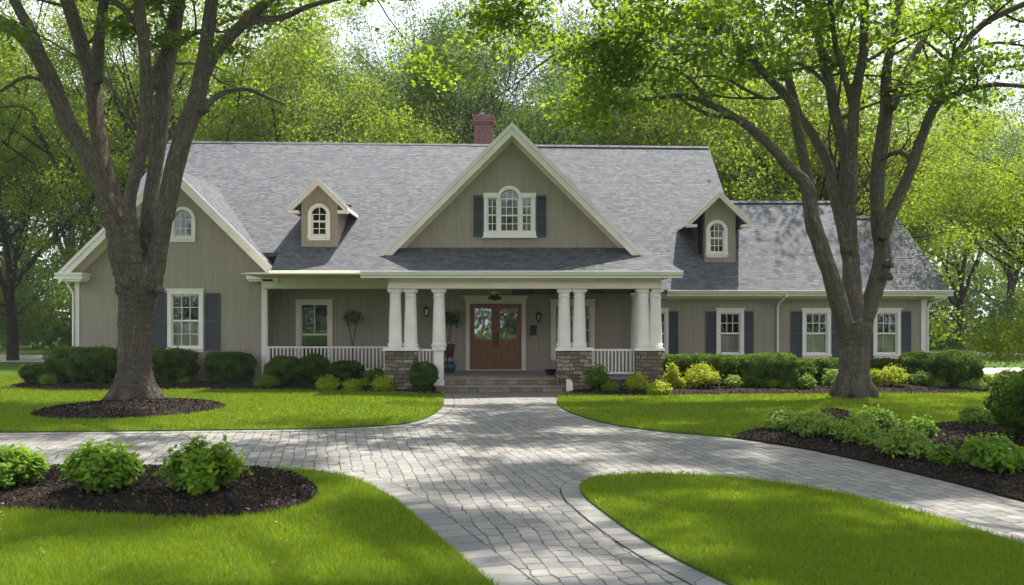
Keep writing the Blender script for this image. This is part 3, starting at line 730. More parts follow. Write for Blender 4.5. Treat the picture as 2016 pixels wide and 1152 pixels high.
# ---- dormers
def dormer(x0, x1, y, z0, ze, half, xc, za, yroof, win, slope):
    m = MB(); h = window(*win[:5], win[5], win[6], None, arch=True, meet=True, case=win[7], name='dormer_window')
    wobj = bpy.data.objects[[o.name for o in bpy.data.objects if o.name.startswith('dormer_window')][-1]]
    k = (za-ze)/half; zt = za-.12
    xm = (x0+x1)/2
    m.holed([(x0, z0-.05), (x1, z0-.05), (x1, zt-k*(x1-xc)), (xc, zt), (x0, zt-k*(xc-x0))], [h], y)
    for xx, s in ((x0, -1), (x1, 1)):
        zz = zt-k*abs(xx-xc); yb = y+(zz-z0)/slope+.4
        q = [(xx, y, z0-.05), (xx, yb, z0+(yb-y)*slope-.05), (xx, yb, zz), (xx, y, zz)]
        m.face(q if s > 0 else q[::-1])
    D = m.build('dormer', M['siding'], house)
    wobj.parent = D; wobj.matrix_parent_inverse = Matrix.Identity(4)
    r = gable_roof('x', xc, half, y-.26, yroof, ze, za, .09); r.build('dormer_roof', M['roof'], D)
    r = MB(); wb = .20
    for s in (-1, 1):
        for o0, o1, ya, yb in ((-.02, .08, y-.30, y-.262), (.082, wb, y-.285, y-.24)):
            q = [(xc, za-o0), (xc+s*(half+.02), ze-o0-.02*k), (xc+s*(half+.02), ze-o1), (xc, za-o1)]
            if s > 0: q = q[::-1]
            r.prism_y(q, ya, yb)
        xa, xb = sorted((xc+s*(half+.015), xc+s*(half-.32)))
        r.box(xa, xb, y-.275, y+.02, ze-.17, ze-.085)
        xa, xb = sorted((xc+s*(half+.03), xc+s*(half-.02))); r.box(xa, xb, y-.27, y+.9*(ze-z0)/slope, ze-.10, ze+.01)
        q = [(xc, za-.13), (xc+s*half, ze-.13), (xc+s*half, ze-.15), (xc, za-.15)]
        r.prism_y(q if s < 0 else q[::-1], y-.24, y-.002)
    r.build('dormer_trim', M['white'], D)
    return D
dy = 28.64
dormer(px(593, dy), px(665, dy), dy, lz(dy), 5.90, .97, px(629, dy), 6.87, 32.0,
       (px(628.5, dy), .50, pz(464, dy), pz(408, dy), dy, 2, 2, .12), sl)
dy = 29.73
dormer(px(1388, dy), px(1448, dy), dy, rz_(dy), 5.56, 1.09, px(1413, dy), 6.62, 33.0,
       (px(1411, dy), .50, pz(498, dy), pz(440, dy), dy, 3, 2, .12), sr)

# ---- eaves, gutters, beams
def gutter(x0, x1, y, z, ends=True):
    m = MB(); m.prism_x([(y+.13, z-.12), (y+.13, z), (y, z), (y-.01, z-.02), (y+.02, z-.07), (y+.05, z-.12)][::-1], x0, x1)
    m.box(x0, x1, y+.132, y+.16, z-.20, z+.0); m.build('gutter', M['white'], house)
gutter(-7.75, -4.2, 27.2, 3.74)
gutter(5.2, 14.74, 28.44, 3.165)
gutter(-4.42, 4.98, 24.77, 3.575)
m = MB(); m.box(-14.72, -14.6, 28.0, YB, 3.5, 3.64); m.build('gutter', M['white'], house)
m = MB()   # soffit and frieze of the low wing
m.box(4.45, 14.62, 28.6, PW, 3.02, 3.05); m.box(4.45, RX1+.03, PW-.05, PW-.003, 2.88, 3.018); m.box(RX1+.02, 14.6, 28.6, 29.4, 2.90, 3.018)
m.build('low_wing_frieze', M['cream'], house)
# left beam over the rail, porch beam and side beams, ceiling
m = MB()
m.box(-8.12, -3.66, 27.72, 28.0, 3.18, 3.60); m.box(-8.12, -3.66, 27.685, 27.72, 3.19, 3.36); m.box(-8.12, -4.2, 27.36, 27.72, 3.56, 3.60)
m.build('porch_beam', M['cream'], house)
m = MB()
m.box(-3.66, 4.43, 25.35, 25.68, 3.08, 3.52); m.box(-3.68, 4.45, 25.31, 25.349, 3.082, 3.27)
m.box(-3.66, -3.36, 25.681, 27.72, 3.085, 3.52); m.box(4.13, 4.428, 25.681, PW, 3.085, 3.52)
m.box(-4.35, 4.95, 24.93, 25.349, 3.475, 3.515); m.box(4.432, 4.95, 25.35, 29.0, 3.475, 3.515); m.box(-4.35, -3.662, 25.35, 27.3, 3.475, 3.515)
m.box(-4.30, 4.90, 24.935, 25.0, 3.40, 3.474)
m.box(-4.05, -3.66, 27.3, 27.72, 3.33, 3.56)
m.build('porch_beam', M['cream'], house)
m = MB(); m.box(-8.15, 4.43, 25.69, 29.2, 3.53, 3.56); m.build('porch_ceiling', M['cream'], house)
# porch roof with hipped ends
m = MB(); e0, zt_ = 24.86, 3.585; zw = 4.40
m.slab([(-4.40, e0, zt_), (4.96, e0, zt_), (4.02, 26.15, zw), (-3.85, 26.15, zw)], .09)
m.slab([(4.96, e0, zt_), (4.96, 29.05, zt_), (4.02, 29.9, zw), (4.02, 26.15, zw)], .09)
m.slab([(-4.40, e0, zt_), (-3.85, 26.15, zw), (-3.85, 28.3, zw), (-4.40, 27.35, zt_)], .09)
m.build('porch_roof', M['roof'], house)
# downspouts and corner boards
def spout(pts, r=.04, box=True):
    m = MB(); m.tube(pts, r, 10); m.build('downspout', M['white'], house, smooth=True)
spout([(px(1549, 28.5), 28.50, 3.05), (px(1549, 28.5), 28.50, 2.96), (px(1531, PW), PW-.10, 2.72), (px(1530, PW), PW-.06, 2.6), (px(1530, PW), PW-.06, .15)])
spout([(14.6, 28.55, 3.05), (14.55, 28.6, 2.92), (14.25, 29.1, 2.72), (14.20, 29.15, 2.55), (14.20, 29.15, .15)])
spout([(-14.65, 28.1, 3.5), (-14.6, 28.1, 3.3), (-14.46, 28.12, 3.05), (-14.46, 28.12, .2)], .035)
m = MB(); m.box(RX1-.16, RX1+.03, PW-.035, PW+.12, .1, 2.88); m.build('corner_board', M['white'], house)
m = MB(); m.box(WX0-.03, WX0+.11, FW-.035, FW+.1, .1, 3.42); m.build('corner_board', M['white'], house)
m = MB(); m.box(WX1-.12, WX1+.03, FW-.035, FW+.1, .1, 3.42); m.build('corner_board', M['white'], house)
spout([(-8.0, 27.75, 3.55), (-8.0, 27.8, 3.40), (-8.07, 28.05, 3.15), (-8.07, 28.08, .2)], .05)
# chimney
m = MB(); cx0, cx1, cy = px(932, 36.3), px(972, 36.3), 36.3; ct = pz(225, 36.3)
m.box(cx0+.03, cx1-.03, cy, cy+.85, 8.2, ct-.42); m.box(cx0, cx1, cy-.03, cy+.88, ct-.42, ct-.34); m.box(cx0-.03, cx1+.03, cy-.06, cy+.91, ct-.34, ct-.10)
m.box(cx0+.0, cx1-.0, cy-.03, cy+.88, ct-.10, ct-.02)
ch = m.build('chimney', M['brick'], house)
m = MB(); m.box(cx0+.1, cx1-.1, cy+.1, cy+.75, ct-.02, ct+.03); m.lathe((cx0+cx1)/2-.1, cy+.4, [(.11, ct), (.10, ct+.16), (.07, ct+.16)], 12); m.build('flue', M['concrete'], ch)

# ---- porch: floor, steps, plinths, columns, rails
m = MB(); m.box(-3.1, 4.45, 25.72, PW, .36, .45); m.box(-8.15, -3.1, 27.9, PW, .36, .45); m.build('porch_floor', M['concrete'], house)
m = MB(); m.box(1.75, 4.45, 25.8, 26.1, -.02, .358); m.build('foundation', M['stone'], house)
m = MB(); m.box(-8.1, -3.1, 27.95, 28.2, -.02, .358); m.build('foundation', M['stone'], house)
m = MB(); m.box(-3.05, -2.4, 25.8, 26.1, -.02, .358); m.build('foundation', M['stone'], house)
st = NT('step_brick', .85, .2); o_ = st.obj(); s_ = st.n('SeparateXYZ', Vector=o_)
c_ = st.n('CombineXYZ', X=st.math('ADD', s_.outputs[0], s_.outputs[1]), Y=s_.outputs[2]).outputs[0]
b_ = st.n('TexBrick', {'offset': .5}, Vector=c_, Color1=(.17, .12, .08, 1), Color2=(.29, .23, .17, 1), Mortar=(.10, .085, .07, 1), Scale=1.0, **{'Mortar_Size': .007, 'Mortar_Smooth': .2, 'Bias': 0.0, 'Brick_Width': .31, 'Row_Height': .21})
n_ = st.noise(o_, 13, 5); st.col(st.mix(st.ramp(n_.outputs['Fac'], [(.4, (0, 0, 0)), (.7, (.7, .7, .7))]), b_.outputs['Color'], (.12, .085, .06)))
st.bump(n_.outputs['Fac'], .5, .02); M['step'] = st.m
SX0, SX1 = px(858, 25.4), px(1115, 25.4)
for z0, z1, y0 in ((0, .20, 25.32), (.20, .41, 25.58)):
    m = MB(); m.box(SX0, SX1, y0, 26.0, z0-.01, z1-.045); S = m.build('step', M['step'], house)
    m = MB(); m.box(SX0-.02, SX1+.02, y0-.03, 26.0, z1-.044, z1); m.build('tread', M['concrete'], S)
m = MB(); m.box(SX0+.1, SX1-.1, 25.66, 26.0, .41, .448); m.build('porch_edge', M['step'], house)
def plinth(x0, x1, y0, y1, z1=1.235, flare=0):
    m = MB(); m.box(x0, x1, y0, y1, -.02, z1)
    if flare: m.box(x0+.02, x1+flare, y0+.05, y1, -.02, .5)
    p = m.build('stone_pier', M['stone'], house)
    m = MB(); m.box(x0-.06, x1+.06, y0-.06, y1+.06, z1+.001, z1+.05); m.box(x0-.03, x1+.03, y0-.03, y1+.03, z1+.051, z1+.09); m.build('pier_cap', M['white'], p)
plinth(px(758, 25.4), px(822, 25.4), 25.35, 26.1)
plinth(px(1097, 25.4), px(1165, 25.4), 25.35, 26.1, flare=.45)
plinth(px(1252, 25.4), px(1305, 25.4), 25.35, 26.2)
def column(x, y, z0, z1=3.08):
    h = z1-z0; m = MB()
    m.lathe(x, y, [(0, z0), (.225, z0), (.225, z0+.05), (.24, z0+.08), (.225, z0+.115), (.205, z0+.13), (.203, z0+.16)]+
            [(.203-.042*(i/8)**1.4, z0+.16+(h-.42)*i/8) for i in range(1, 9)]+
            [(.175, z1-.25), (.185, z1-.235), (.175, z1-.22), (.162, z1-.21), (.162, z1-.15), (.20, z1-.11), (.205, z1-.085)], 28)
    m.box(x-.215, x+.215, y-.215, y+.215, z1-.084, z1-.002)
    m.build('column', M['white'], house, smooth=True)
for x, y in ((778.5, 25.62), (808.5, 25.62), (1110.5, 25.62), (1140.5, 25.62), (1266, 25.62), (1290, 25.62)): column(px(x, y), y, 1.33)
column(px(1254, 28.6)-.02, 28.6, .45)
column(px(864.5, 25.62), 25.62, 1.32)
m = MB(); xq = px(864.5, 25.62); m.box(xq-.135, xq+.135, 25.50, 25.77, .2, 1.24); m.box(xq-.19, xq+.19, 25.43, 25.83, 1.241, 1.32); m.box(xq-.165, xq+.165, 25.46, 25.80, .2, .36); m.build('newel_post', M['white'], house)
def railing(x0, x1, y, z0, z1, n):
    m = MB(); m.box(x0, x1, y-.035, y+.035, z1-.06, z1); m.box(x0, x1, y-.028, y+.028, z0, z0+.06)
    m.box(x0-.01, x0+.03, y-.024, y+.024, z0-.02, z1-.03); m.box(x1-.03, x1+.01, y-.024, y+.024, z0-.02, z1-.03)
    R = m.build('railing', M['white'], house)
    for i in range(n):
        x = x0+(x1-x0)*(i+.5)/n; m = MB(); m.box(x-.02, x+.02, y-.02, y+.02, z0+.06, z1-.06); m.build('baluster', M['white'], R)
railing(-8.02, -3.4, 27.98, .52, 1.30, 38)
railing(px(1166, 25.7), px(1251, 25.7), 25.7, .53, 1.28, 12)
railing(px(823, 25.7), xq-.13, 25.7, .53, 1.28, 5)

# ---- double door
dz0, dz1 = .462, door_hole[2][1]; dx0, dx1 = door_hole[0][0], door_hole[1][0]; dm = (dx0+dx1)/2
m = MB(); c = .14
m.box(dx0-c, dx0, PW-.06, PW+.12, .45, dz1); m.box(dx1, dx1+c, PW-.06, PW+.12, .45, dz1); m.box(dx0-c-.02, dx1+c+.02, PW-.065, PW+.12, dz1, dz1+.17)
m.box(dx0-c-.06, dx1+c+.06, PW-.10, PW, dz1+.171, dz1+.235); m.box(dx0-c-.09, dx1+c+.09, PW-.13, PW, dz1+.236, dz1+.28)
m.box(dx0-c, dx1+c, PW-.1, PW+.1, .451, .475); m.build('door_surround', M['cream'], house)
for s, (xa, xb) in ((-1, (dx0+.01, dm-.004)), (1, (dm+.004, dx1-.01))):
    y0, y1 = PW+.03, PW+.075; fr = .15; w = xb-xa; g0, g1 = pz(668, PW), pz(607, PW); m = MB()
    m.box(xa, xa+fr, y0, y1, .48, dz1-.01); m.box(xb-fr, xb, y0, y1, .48, dz1-.01)
    m.box(xa+fr, xb-fr, y0, y1, .48, .70); m.box(xa+fr, xb-fr, y0, y1, g0-.16, g0); m.box(xa+fr, xb-fr, y0, y1, g1, dz1-.01)
    m.box(xa+fr, xb-fr, y0+.025, y1-.005, .70, g0-.16)
    for k in (.33, .66): xx = xa+fr+(w-2*fr)*k; m.box(xx-.006, xx+.006, y0+.016, y0+.03, .70, g0-.16)
    m.box(xa+fr+.05, xb-fr-.05, y0+.012, y0+.024, .76, g0-.22)
    D = m.build('door_leaf', M['wood'], house)
    g = MB(); g.face([(xa+fr, y0+.02, g0), (xb-fr, y0+.02, g0), (xb-fr, y0+.02, g1), (xa+fr, y0+.02, g1)]); g.build('pane', M['doorglass'], D)
    g = MB(); xm = (xa+xb)/2; g.box(xm-.009, xm+.009, y0+.005, y0+.03, g0, g1)
    for kz in (1/3, 2/3): zz = g0+(g1-g0)*kz; g.box(xa+fr, xb-fr, y0+.007, y0+.028, zz-.009, zz+.009)
    g.build('glazing_bar', M['wood'], D)
    hx = dm+s*.055; g = MB(); g.box(hx-.022, hx+.022, y0-.012, y0, 1.28, 1.72)
    g.tube([(hx, y0-.01, 1.66), (hx, y0-.06, 1.63), (hx, y0-.065, 1.5), (hx, y0-.05, 1.38), (hx, y0-.01, 1.34)], .012, 8)
    g.lathe(hx, y0-.02, [(0, 1.70), (.02, 1.70), (.02, 1.74), (0, 1.74)], 8); g.build('handle', M['metal'], D)
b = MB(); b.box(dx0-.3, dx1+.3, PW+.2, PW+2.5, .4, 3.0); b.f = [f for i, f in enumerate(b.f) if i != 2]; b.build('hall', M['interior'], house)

# ------------------------------------------------------------------ porch things
def lantern(x, y, z, label, mat='metal'):
    e = empty('wall_lantern', (x, y, z), label=label, cat='lantern', group='lanterns on the porch wall')
    m = MB(); m.lathe(0, -.17, [(0, .17), (.03, .15), (.10, .09), (.105, .07), (.02, .07)], 12); m.lathe(0, -.17, [(.02, -.16), (.06, -.14), (.02, -.19), (0, -.22)], 12)
    for k in range(6):
        a = math.pi*k/3; m.tube([(.09*math.cos(a), -.17+.09*math.sin(a), .07), (.055*math.cos(a), -.17+.055*math.sin(a), -.14)], .006, 6)
    m.build('cage', M[mat], e, local=True)
    g = MB(); g.lathe(0, -.17, [(.0, -.13), (.048, -.13), (.08, .06), (0, .06)], 12); g.build('glass', M['doorglass'], e, local=True)
    a = MB(); a.box(-.045, .045, -.02, .0, -.12, .10); a.tube([(0, -.02, -.04), (0, -.09, -.10), (0, -.17, -.22), (0, -.17, -.18)], .012, 8); a.tube([(0, -.01, .06), (0, -.06, .16), (0, -.13, .20), (0, -.17, .17)], .009, 8); a.build('bracket', M[mat], e, local=True)
lantern(px(840, PW), PW, pz(613, PW), 'small bronze lantern on the dim porch wall between the pillars, left of the doors', 'bronze')
lantern(px(1060, PW), PW, pz(624, PW), 'black wall lantern between the wooden doors and the porch window')
e = empty('porch_light', (px(974, 27.2), 27.2, 3.53), label='bronze lamp hanging from the porch ceiling in front of the wooden doors', cat='lamp')
m = MB(); m.lathe(0, 0, [(0, 0), (.09, 0), (.09, -.03), (.02, -.05)], 14); m.tube([(0, 0, -.04), (0, 0, -.52)], .012, 8); m.build('stem', M['bronze'], e, local=True)
m = MB(); m.lathe(0, 0, [(.02, -.50), (.10, -.54), (.22, -.66), (.235, -.70), (.19, -.72), (.05, -.75), (0, -.77)], 20); m.build('bowl', M['bronze'], e, local=True)
m = MB()
for k in range(3):
    a = 2*math.pi*k/3+.4; m.lathe(.10*math.cos(a), .10*math.sin(a), [(.0, -.60), (.035, -.58), (.045, -.48), (.02, -.44), (0, -.44)], 10)
m.build('lamp_shade', M['cream'], e, local=True)
e = empty('letter_box', (px(1050, PW), PW, pz(652, PW)), label='small black letter box on the porch wall below the lantern', cat='letter box')
m = MB(); m.box(-.10, .10, -.12, 0, -.13, .13); m.build('box', M['metal'], e, local=True)
m = MB(); m.prism_x([(-.14, .13), (0, .20), (0, .13)], -.115, .115); m.build('lid', M['metal'], e, local=True)
m = MB(); m.tube([(-.13, -.05, -.1), (-.14, -.06, -.22), (-.135, -.05, -.30)], .01, 6); m.build('hook', M['metal'], e, local=True)
e = empty('wall_shelf', (px(889, PW), PW, pz(632, PW)), label='black wall shelf holding dark boxes, behind the single pillar', cat='shelf')
m = MB(); m.box(-.30, .28, -.28, 0, -.03, .03); m.box(.24, .27, -.25, -.02, .03, .34)
for x in (-.2, .18): m.prism_x([(0, -.03), (-.22, -.03), (0, -.26)][::-1], x-.015, x+.015)
m.build('shelf_board', M['metal'], e, local=True)
for x, w, h in ((-.18, .17, .30), (.0, .12, .20)):
    m = MB(); m.box(x-w/2, x+w/2, -.2, -.03, .031, h); m.box(x-w/2-.01, x+w/2+.01, -.21, -.02, h, h+.025); tag(m.build('storage_box', M['metal'], None), 'black %s box on the wall shelf behind the single pillar' % ('tall' if h > .25 else 'low'), 'box').location = e.location
# potted plants
def pot(parent, prof, mat, z=0, name='pot'):
    m = MB(); m.lathe(0, 0, [(r, h+z) for r, h in prof], 22); return m.build(name, mat, parent, smooth=True, local=True)
def ball_plant(parent, z, r, n, size, mat, seed, squash=.8, name='foliage'):
    rg = np.random.default_rng(seed); d = rg.normal(size=(n, 3)); d /= np.linalg.norm(d, axis=1)[:, None]
    rr = r*(.35+.65*rg.random(n)**.5)*(1+.25*np.sin(d[:, 0]*5+seed)*np.cos(d[:, 1]*4)); C = d*rr[:, None]*[1, 1, squash]+[0, 0, z]
    o = leaf_obj(name, C, size, mat, rg, up=.3, dirs=d); o.parent = parent; return o
e = empty('blue_urn', (px(884, 27.6), 27.6, .45), label='squat blue glazed urn standing on the porch floor behind the single pillar', cat='urn')
pot(e, [(0, 0), (.12, 0), (.20, .08), (.24, .20), (.20, .30), (.13, .34), (.15, .37), (.12, .37), (.11, .30)], M['bluepot'], name='vase')
pot(e, [(0, .33), (.115, .33)], M['mulch'], name='soil')
e = empty('potted_plant', (px(884, 27.9), 28.0, .45), label='red glazed pot on a stand with a twisting red stem, behind the single pillar', cat='potted plant')
pot(e, [(0, .52), (.12, .52), (.14, .56), (.19, .86), (.22, .88), (.22, .93), (.18, .93), (.17, .88), (0, .88)], M['redpot'])
m = MB()
for k in range(3): a = 2.1*k; m.tube([(.17*math.cos(a), .17*math.sin(a), 0), (.11*math.cos(a), .11*math.sin(a), .52)], .014, 6)
m.lathe(0, 0, [(0, .49), (.15, .49), (.15, .52), (0, .52)], 16); m.build('plant_stand', M['metal'], e, local=True)
m = MB(); m.tube(spline([(0, 0, .88), (.07, 0, 1.0), (-.05, .03, 1.12), (.08, .02, 1.26), (.02, 0, 1.40), (.10, 0, 1.55)], .03), .013, 7); m.tube(spline([(0, 0, .88), (-.06, 0, 1.02), (.05, -.03, 1.16), (-.04, 0, 1.3), (.08, .02, 1.55)], .03), .011, 7); m.build('stem', M['redpot'], e, local=True, smooth=True)
ball_plant(e, 1.72, .28, 500, .07, M['leaf_mid'], 5, .7)
e = empty('topiary', (px(694, 28.85), 28.85, .45), label='slim dark potted tree with a loose round top against the porch wall behind the rail', cat='potted plant')
pot(e, [(0, 0), (.14, 0), (.2, .32), (.22, .36), (.18, .36), (0, .33)], M['bluepot'])
m = MB()
for dx in (-.05, .04): m.tube(spline([(dx, 0, .3), (dx*.3, .02, .8), (dx*1.5, 0, 1.25), (dx*4, 0, 1.7)], .05), .014, 7)
m.build('stem', M['bark_far'], e, local=True)
ball_plant(e, 1.82, .33, 330, .07, M['leaf_dark'], 9, .85)
e = empty('planter', (px(1084, 26.4), 26.4, .45), label='low black bowl planter on the porch floor beside the stone pier', cat='planter')
pot(e, [(0, 0), (.08, 0), (.11, .03), (.20, .16), (.21, .18), (.18, .18), (.1, .1), (0, .1)], M['metal'], name='bowl')
pot(e, [(0, .14), (.165, .15)], M['mulch'], name='soil')
e = empty('garden_marker', (px(1121, 25.2), 25.15, .03), label='small white arched garden ornament at the foot of the stone pier by the steps', cat='ornament')
m = MB(); m.prism_y([(-.095, 0), (.095, 0), (.095, .24), (.07, .33), (.0, .37), (-.095, .37)], -.04, .04); m.build('slab', M['white'], e, local=True)
m = MB(); m.box(-.10, .06, -.05, .05, .371, .40); m.build('cap', M['concrete'], e, local=True)

# fallen leaves and twigs scattered over paving and lawns
p = np.column_stack([RG.uniform(-6, 8, 420), RG.uniform(6.6, 25, 420)]); C = np.column_stack([p, np.where(inside(p, L3) | inside(p, L4) | inside(p, L1) | inside(p, L2), .075, .012)])
V, Q, k_ = leaves_np(C, .05, RG, up=.8, wide=.6, fold=.1)
M['litter'] = leaf_mat('fallen_leaf', (.10, .075, .03), (.36, .27, .07), (.3, .22, .05), .2, .7)
tag(link('fallen_leaves', np_mesh('fallen_leaves', V, Q, np.repeat(RG.random(420), k_)), M['litter']), 'scattered small dry leaves on the pavers and lawns', 'fallen leaves', kind='stuff')
# ------------------------------------------------------------------ shrubs
def gz(x, y):
    """height of the ground surface"""
    p = np.array([[x, y]])
    for q, dm in ((B_fl, .10), (B_rt, .12), (tree_ring, .13), (B_hl, .16), (B_hr, .12)):
        if inside(p, q)[0]: return .035+dm*(1-math.exp(-edge_dist(p, q)[0]/.5))
    return .03
def bush(name, x0, x1, yt, yb, kind, label, cat='bush', group=None, seed=0, d=None, depth=None):
    xc = (x0+x1)/2
    if d is None:
        d = F*CAMH/(yb-HY)
        for _ in range(4): d = F*(CAMH-gz((xc-HX)*d/F, d))/(yb-HY)
    x = (xc-HX)*d/F; w = (x1-x0)*d/F; d_ = d
    r = w/2; dp = depth or min(r, .75); y = d+dp*.75
    if yb < 800:
        lim = (28.05 if x < -8.2 else 27.85 if x < -3.9 else 25.6 if x < 4.6 else 29.0)-dp*1.02
        if y > lim: x *= lim/y; y = lim
    x = (xc-HX)*y/F; z0 = gz(x, y)-.01; h = CAMH+(HY-yt)*(y)/F-z0
    r *= (y/d); rg = np.random.default_rng(abs(seed*31+int(x0)))
    mt, size, dens, up, wide, six = {'hedge': ('box', .068, 1, .15, .6, False), 'ball': ('box', .068, 1, .15, .6, False), 'shrub': ('shrub', .075, .8, .3, .6, False),
            'lime': ('lime', .065, .9, .35, .6, False), 'spread': ('fern', .075, .9, .4, .5, False), 'hosta': ('hosta', .078, 1.25, .4, .62, True)}[kind]
    e = empty(name, (x, y, z0), label=label, cat=cat, group=group)
    if kind in ('hedge', 'ball'): r *= .95
    if kind not in ('hedge', 'ball'): r *= .80 if kind == 'spread' else .86; dp *= .84; h *= .90
    area = 4*math.pi*((r*dp+r*h/2+dp*h/2)/3)
    if kind in ('hedge', 'ball'):
        n = int(min(14000, 2200+area*2600)); u = rg.normal(size=(n, 3)); u /= np.linalg.norm(u, axis=1)[:, None]
        pw = 6.5 if kind == 'hedge' else 2.4
        k = (np.abs(u)**pw).sum(1)**(-1/pw)
        nz = np.array([mnoise.noise(Vector((q[0]*3.6*r+seed, q[1]*3.2*dp+seed*3.1, q[2]*2.4))) for q in u])
        rr = k*(1+.20*nz)*(1-.26*rg.random(n)**2+.10*(rg.random(n) > .97))
        C = u*rr[:, None]*[r*1.0, dp, h/2*1.02]; C[:, 2] += h/2*1.0
        C[:, 2] = np.where(C[:, 2] < .12*h, .05*h+rg.random(n)*.15*h, C[:, 2])
        low = C[:, 2] < .45*h; C[low, :2] *= (.78+.22*C[low, 2]/(.45*h))[:, None]
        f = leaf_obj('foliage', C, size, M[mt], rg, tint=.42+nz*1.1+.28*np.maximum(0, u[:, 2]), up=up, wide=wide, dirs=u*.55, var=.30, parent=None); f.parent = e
        ns = 26
    else:
        # upright or arching stems that carry leaves to their tips
        ns = {'lime': 120, 'shrub': 110, 'spread': 110, 'hosta': 70}[kind]; ns = int(ns*(.6 if w < .7 else 1.3 if w > 1.6 else 1))
        Cs = []; st = MB(); ts = []; ds = []
        for i in range(ns):
            a = rg.random()*6.283; t = rg.random()**.6*1.35
            sp = {'spread': 1.0, 'hosta': 1.0, 'lime': .95, 'shrub': .95}[kind]
            tip = np.array([math.cos(a)*math.sin(t)*r*sp, math.sin(a)*math.sin(t)*dp*sp, h*(.12+.88*math.cos(t)**.7)*(.68+.48*rg.random())])
            base = np.array([math.cos(a)*r*.12, math.sin(a)*dp*.12, 0]); mid = (base*.45+tip*.55)+[0, 0, h*.12]
            q = np.array([(1-s)**2*base+2*s*(1-s)*mid+s*s*tip for s in np.linspace(0, 1, 7)])
            if i < 45: st.tube([tuple(v) for v in q[::2]], [.010, .008, .006, .003], 5)
            m_ = int({'lime': 34, 'shrub': 34, 'spread': 30, 'hosta': 34}[kind]*dens*(1.0 if w < 2 else 1.6)); s = 1-.62*rg.random(m_)**1.3
            pt = (1-s)[:, None]**2*base+(2*s*(1-s))[:, None]*mid+(s*s)[:, None]*tip
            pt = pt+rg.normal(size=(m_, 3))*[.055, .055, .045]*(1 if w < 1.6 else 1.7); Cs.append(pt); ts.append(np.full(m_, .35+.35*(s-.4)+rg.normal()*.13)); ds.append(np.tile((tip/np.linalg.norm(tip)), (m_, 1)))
        C = np.vstack(Cs); C[:, 2] = np.maximum(C[:, 2], .03)
        f = leaf_obj('foliage', C, size, M[mt], rg, tint=np.concatenate(ts), up=up, wide=wide, six=six, dirs=np.vstack(ds)); f.parent = e
        st.build('stem', M['bark_far'], e, local=True)
        if seed == 77:
            k = rg.choice(len(C), 9); V, Q, _ = leaves_np(C[k]*[1.05, 1.05, 1.05]+[0, 0, .03], .06, rg, up=.8, wide=.9); link('blossom', np_mesh('blossom', V, Q), M['petal'], e, world=False)
        return e
    st = MB()
    for i in range(ns):
        a = i*2.4; q = .75*math.sqrt((i+1)/ns); st.tube([(.1*r*math.cos(a), .1*dp*math.sin(a), 0), (q*.6*r*math.cos(a), q*.6*dp*math.sin(a), h*.45), (q*r*math.cos(a), q*dp*math.sin(a), h*(.8-.2*q))], [.018, .012, .006], 5)
    st.build('stem', M['bark_far'], e, local=True)
    return e
FG = 'leafy bushes in the bed beside the driveway'
bush('leafy_bush', -75, 86, 866, 972, 'hosta', 'bright green bush cut by the picture edge, in the near mulch bed beside the driveway', group=FG, seed=1, depth=.42)
bush('leafy_bush', 126, 276, 868, 976, 'hosta', 'middle one of the three bright green bushes in the near mulch bed', group=FG, seed=2, depth=.42)
bush('leafy_bush', 310, 492, 866, 982, 'hosta', 'widest of the three bright green bushes, next to the rounded tip of the near bed', group=FG, seed=3, depth=.48)
HG = 'clipped dark green hedges along the house'
H = lambda x0, x1, yt, yb, lab, s, k='hedge', **kw: bush('clipped_hedge' if k == 'hedge' else 'round_bush', x0, x1, yt, yb, k, lab, 'hedge' if k == 'hedge' else 'bush', HG if k == 'hedge' else None, s, **kw)
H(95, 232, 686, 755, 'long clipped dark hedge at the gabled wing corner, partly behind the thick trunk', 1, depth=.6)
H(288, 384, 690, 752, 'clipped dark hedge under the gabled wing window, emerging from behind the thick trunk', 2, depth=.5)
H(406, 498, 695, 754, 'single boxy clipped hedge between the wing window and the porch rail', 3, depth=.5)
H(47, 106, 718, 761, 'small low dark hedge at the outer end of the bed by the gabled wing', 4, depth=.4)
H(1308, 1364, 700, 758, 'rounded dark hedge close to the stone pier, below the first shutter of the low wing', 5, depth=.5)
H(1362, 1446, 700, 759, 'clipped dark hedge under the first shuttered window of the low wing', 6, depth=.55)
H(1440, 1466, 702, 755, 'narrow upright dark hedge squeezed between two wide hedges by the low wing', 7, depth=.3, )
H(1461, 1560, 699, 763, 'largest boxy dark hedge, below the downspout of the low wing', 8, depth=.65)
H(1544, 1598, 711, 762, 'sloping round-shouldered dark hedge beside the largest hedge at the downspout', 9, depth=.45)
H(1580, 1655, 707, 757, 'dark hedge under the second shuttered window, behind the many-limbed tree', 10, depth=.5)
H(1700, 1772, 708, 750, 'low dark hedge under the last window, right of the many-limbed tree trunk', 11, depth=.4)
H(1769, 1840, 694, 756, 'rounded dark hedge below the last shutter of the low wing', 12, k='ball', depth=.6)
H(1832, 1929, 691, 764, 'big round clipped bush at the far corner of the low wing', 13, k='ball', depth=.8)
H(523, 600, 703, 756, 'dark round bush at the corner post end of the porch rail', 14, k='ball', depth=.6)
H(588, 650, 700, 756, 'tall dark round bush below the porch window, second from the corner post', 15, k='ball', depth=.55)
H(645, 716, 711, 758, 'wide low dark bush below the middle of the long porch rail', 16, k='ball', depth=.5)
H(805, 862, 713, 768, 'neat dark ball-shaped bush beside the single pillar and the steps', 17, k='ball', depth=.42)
H(1972, 2125, 728, 880, 'large dark round bush cut off by the picture edge beside the curved mulch bed', 18, k='ball', depth=1.0)
LG = 'small lime and green shrubs in the house beds'
L = lambda x0, x1, yt, yb, k, lab, s, **kw: bush('small_shrub', x0, x1, yt, yb, k, lab, 'shrub', LG, s, **kw)
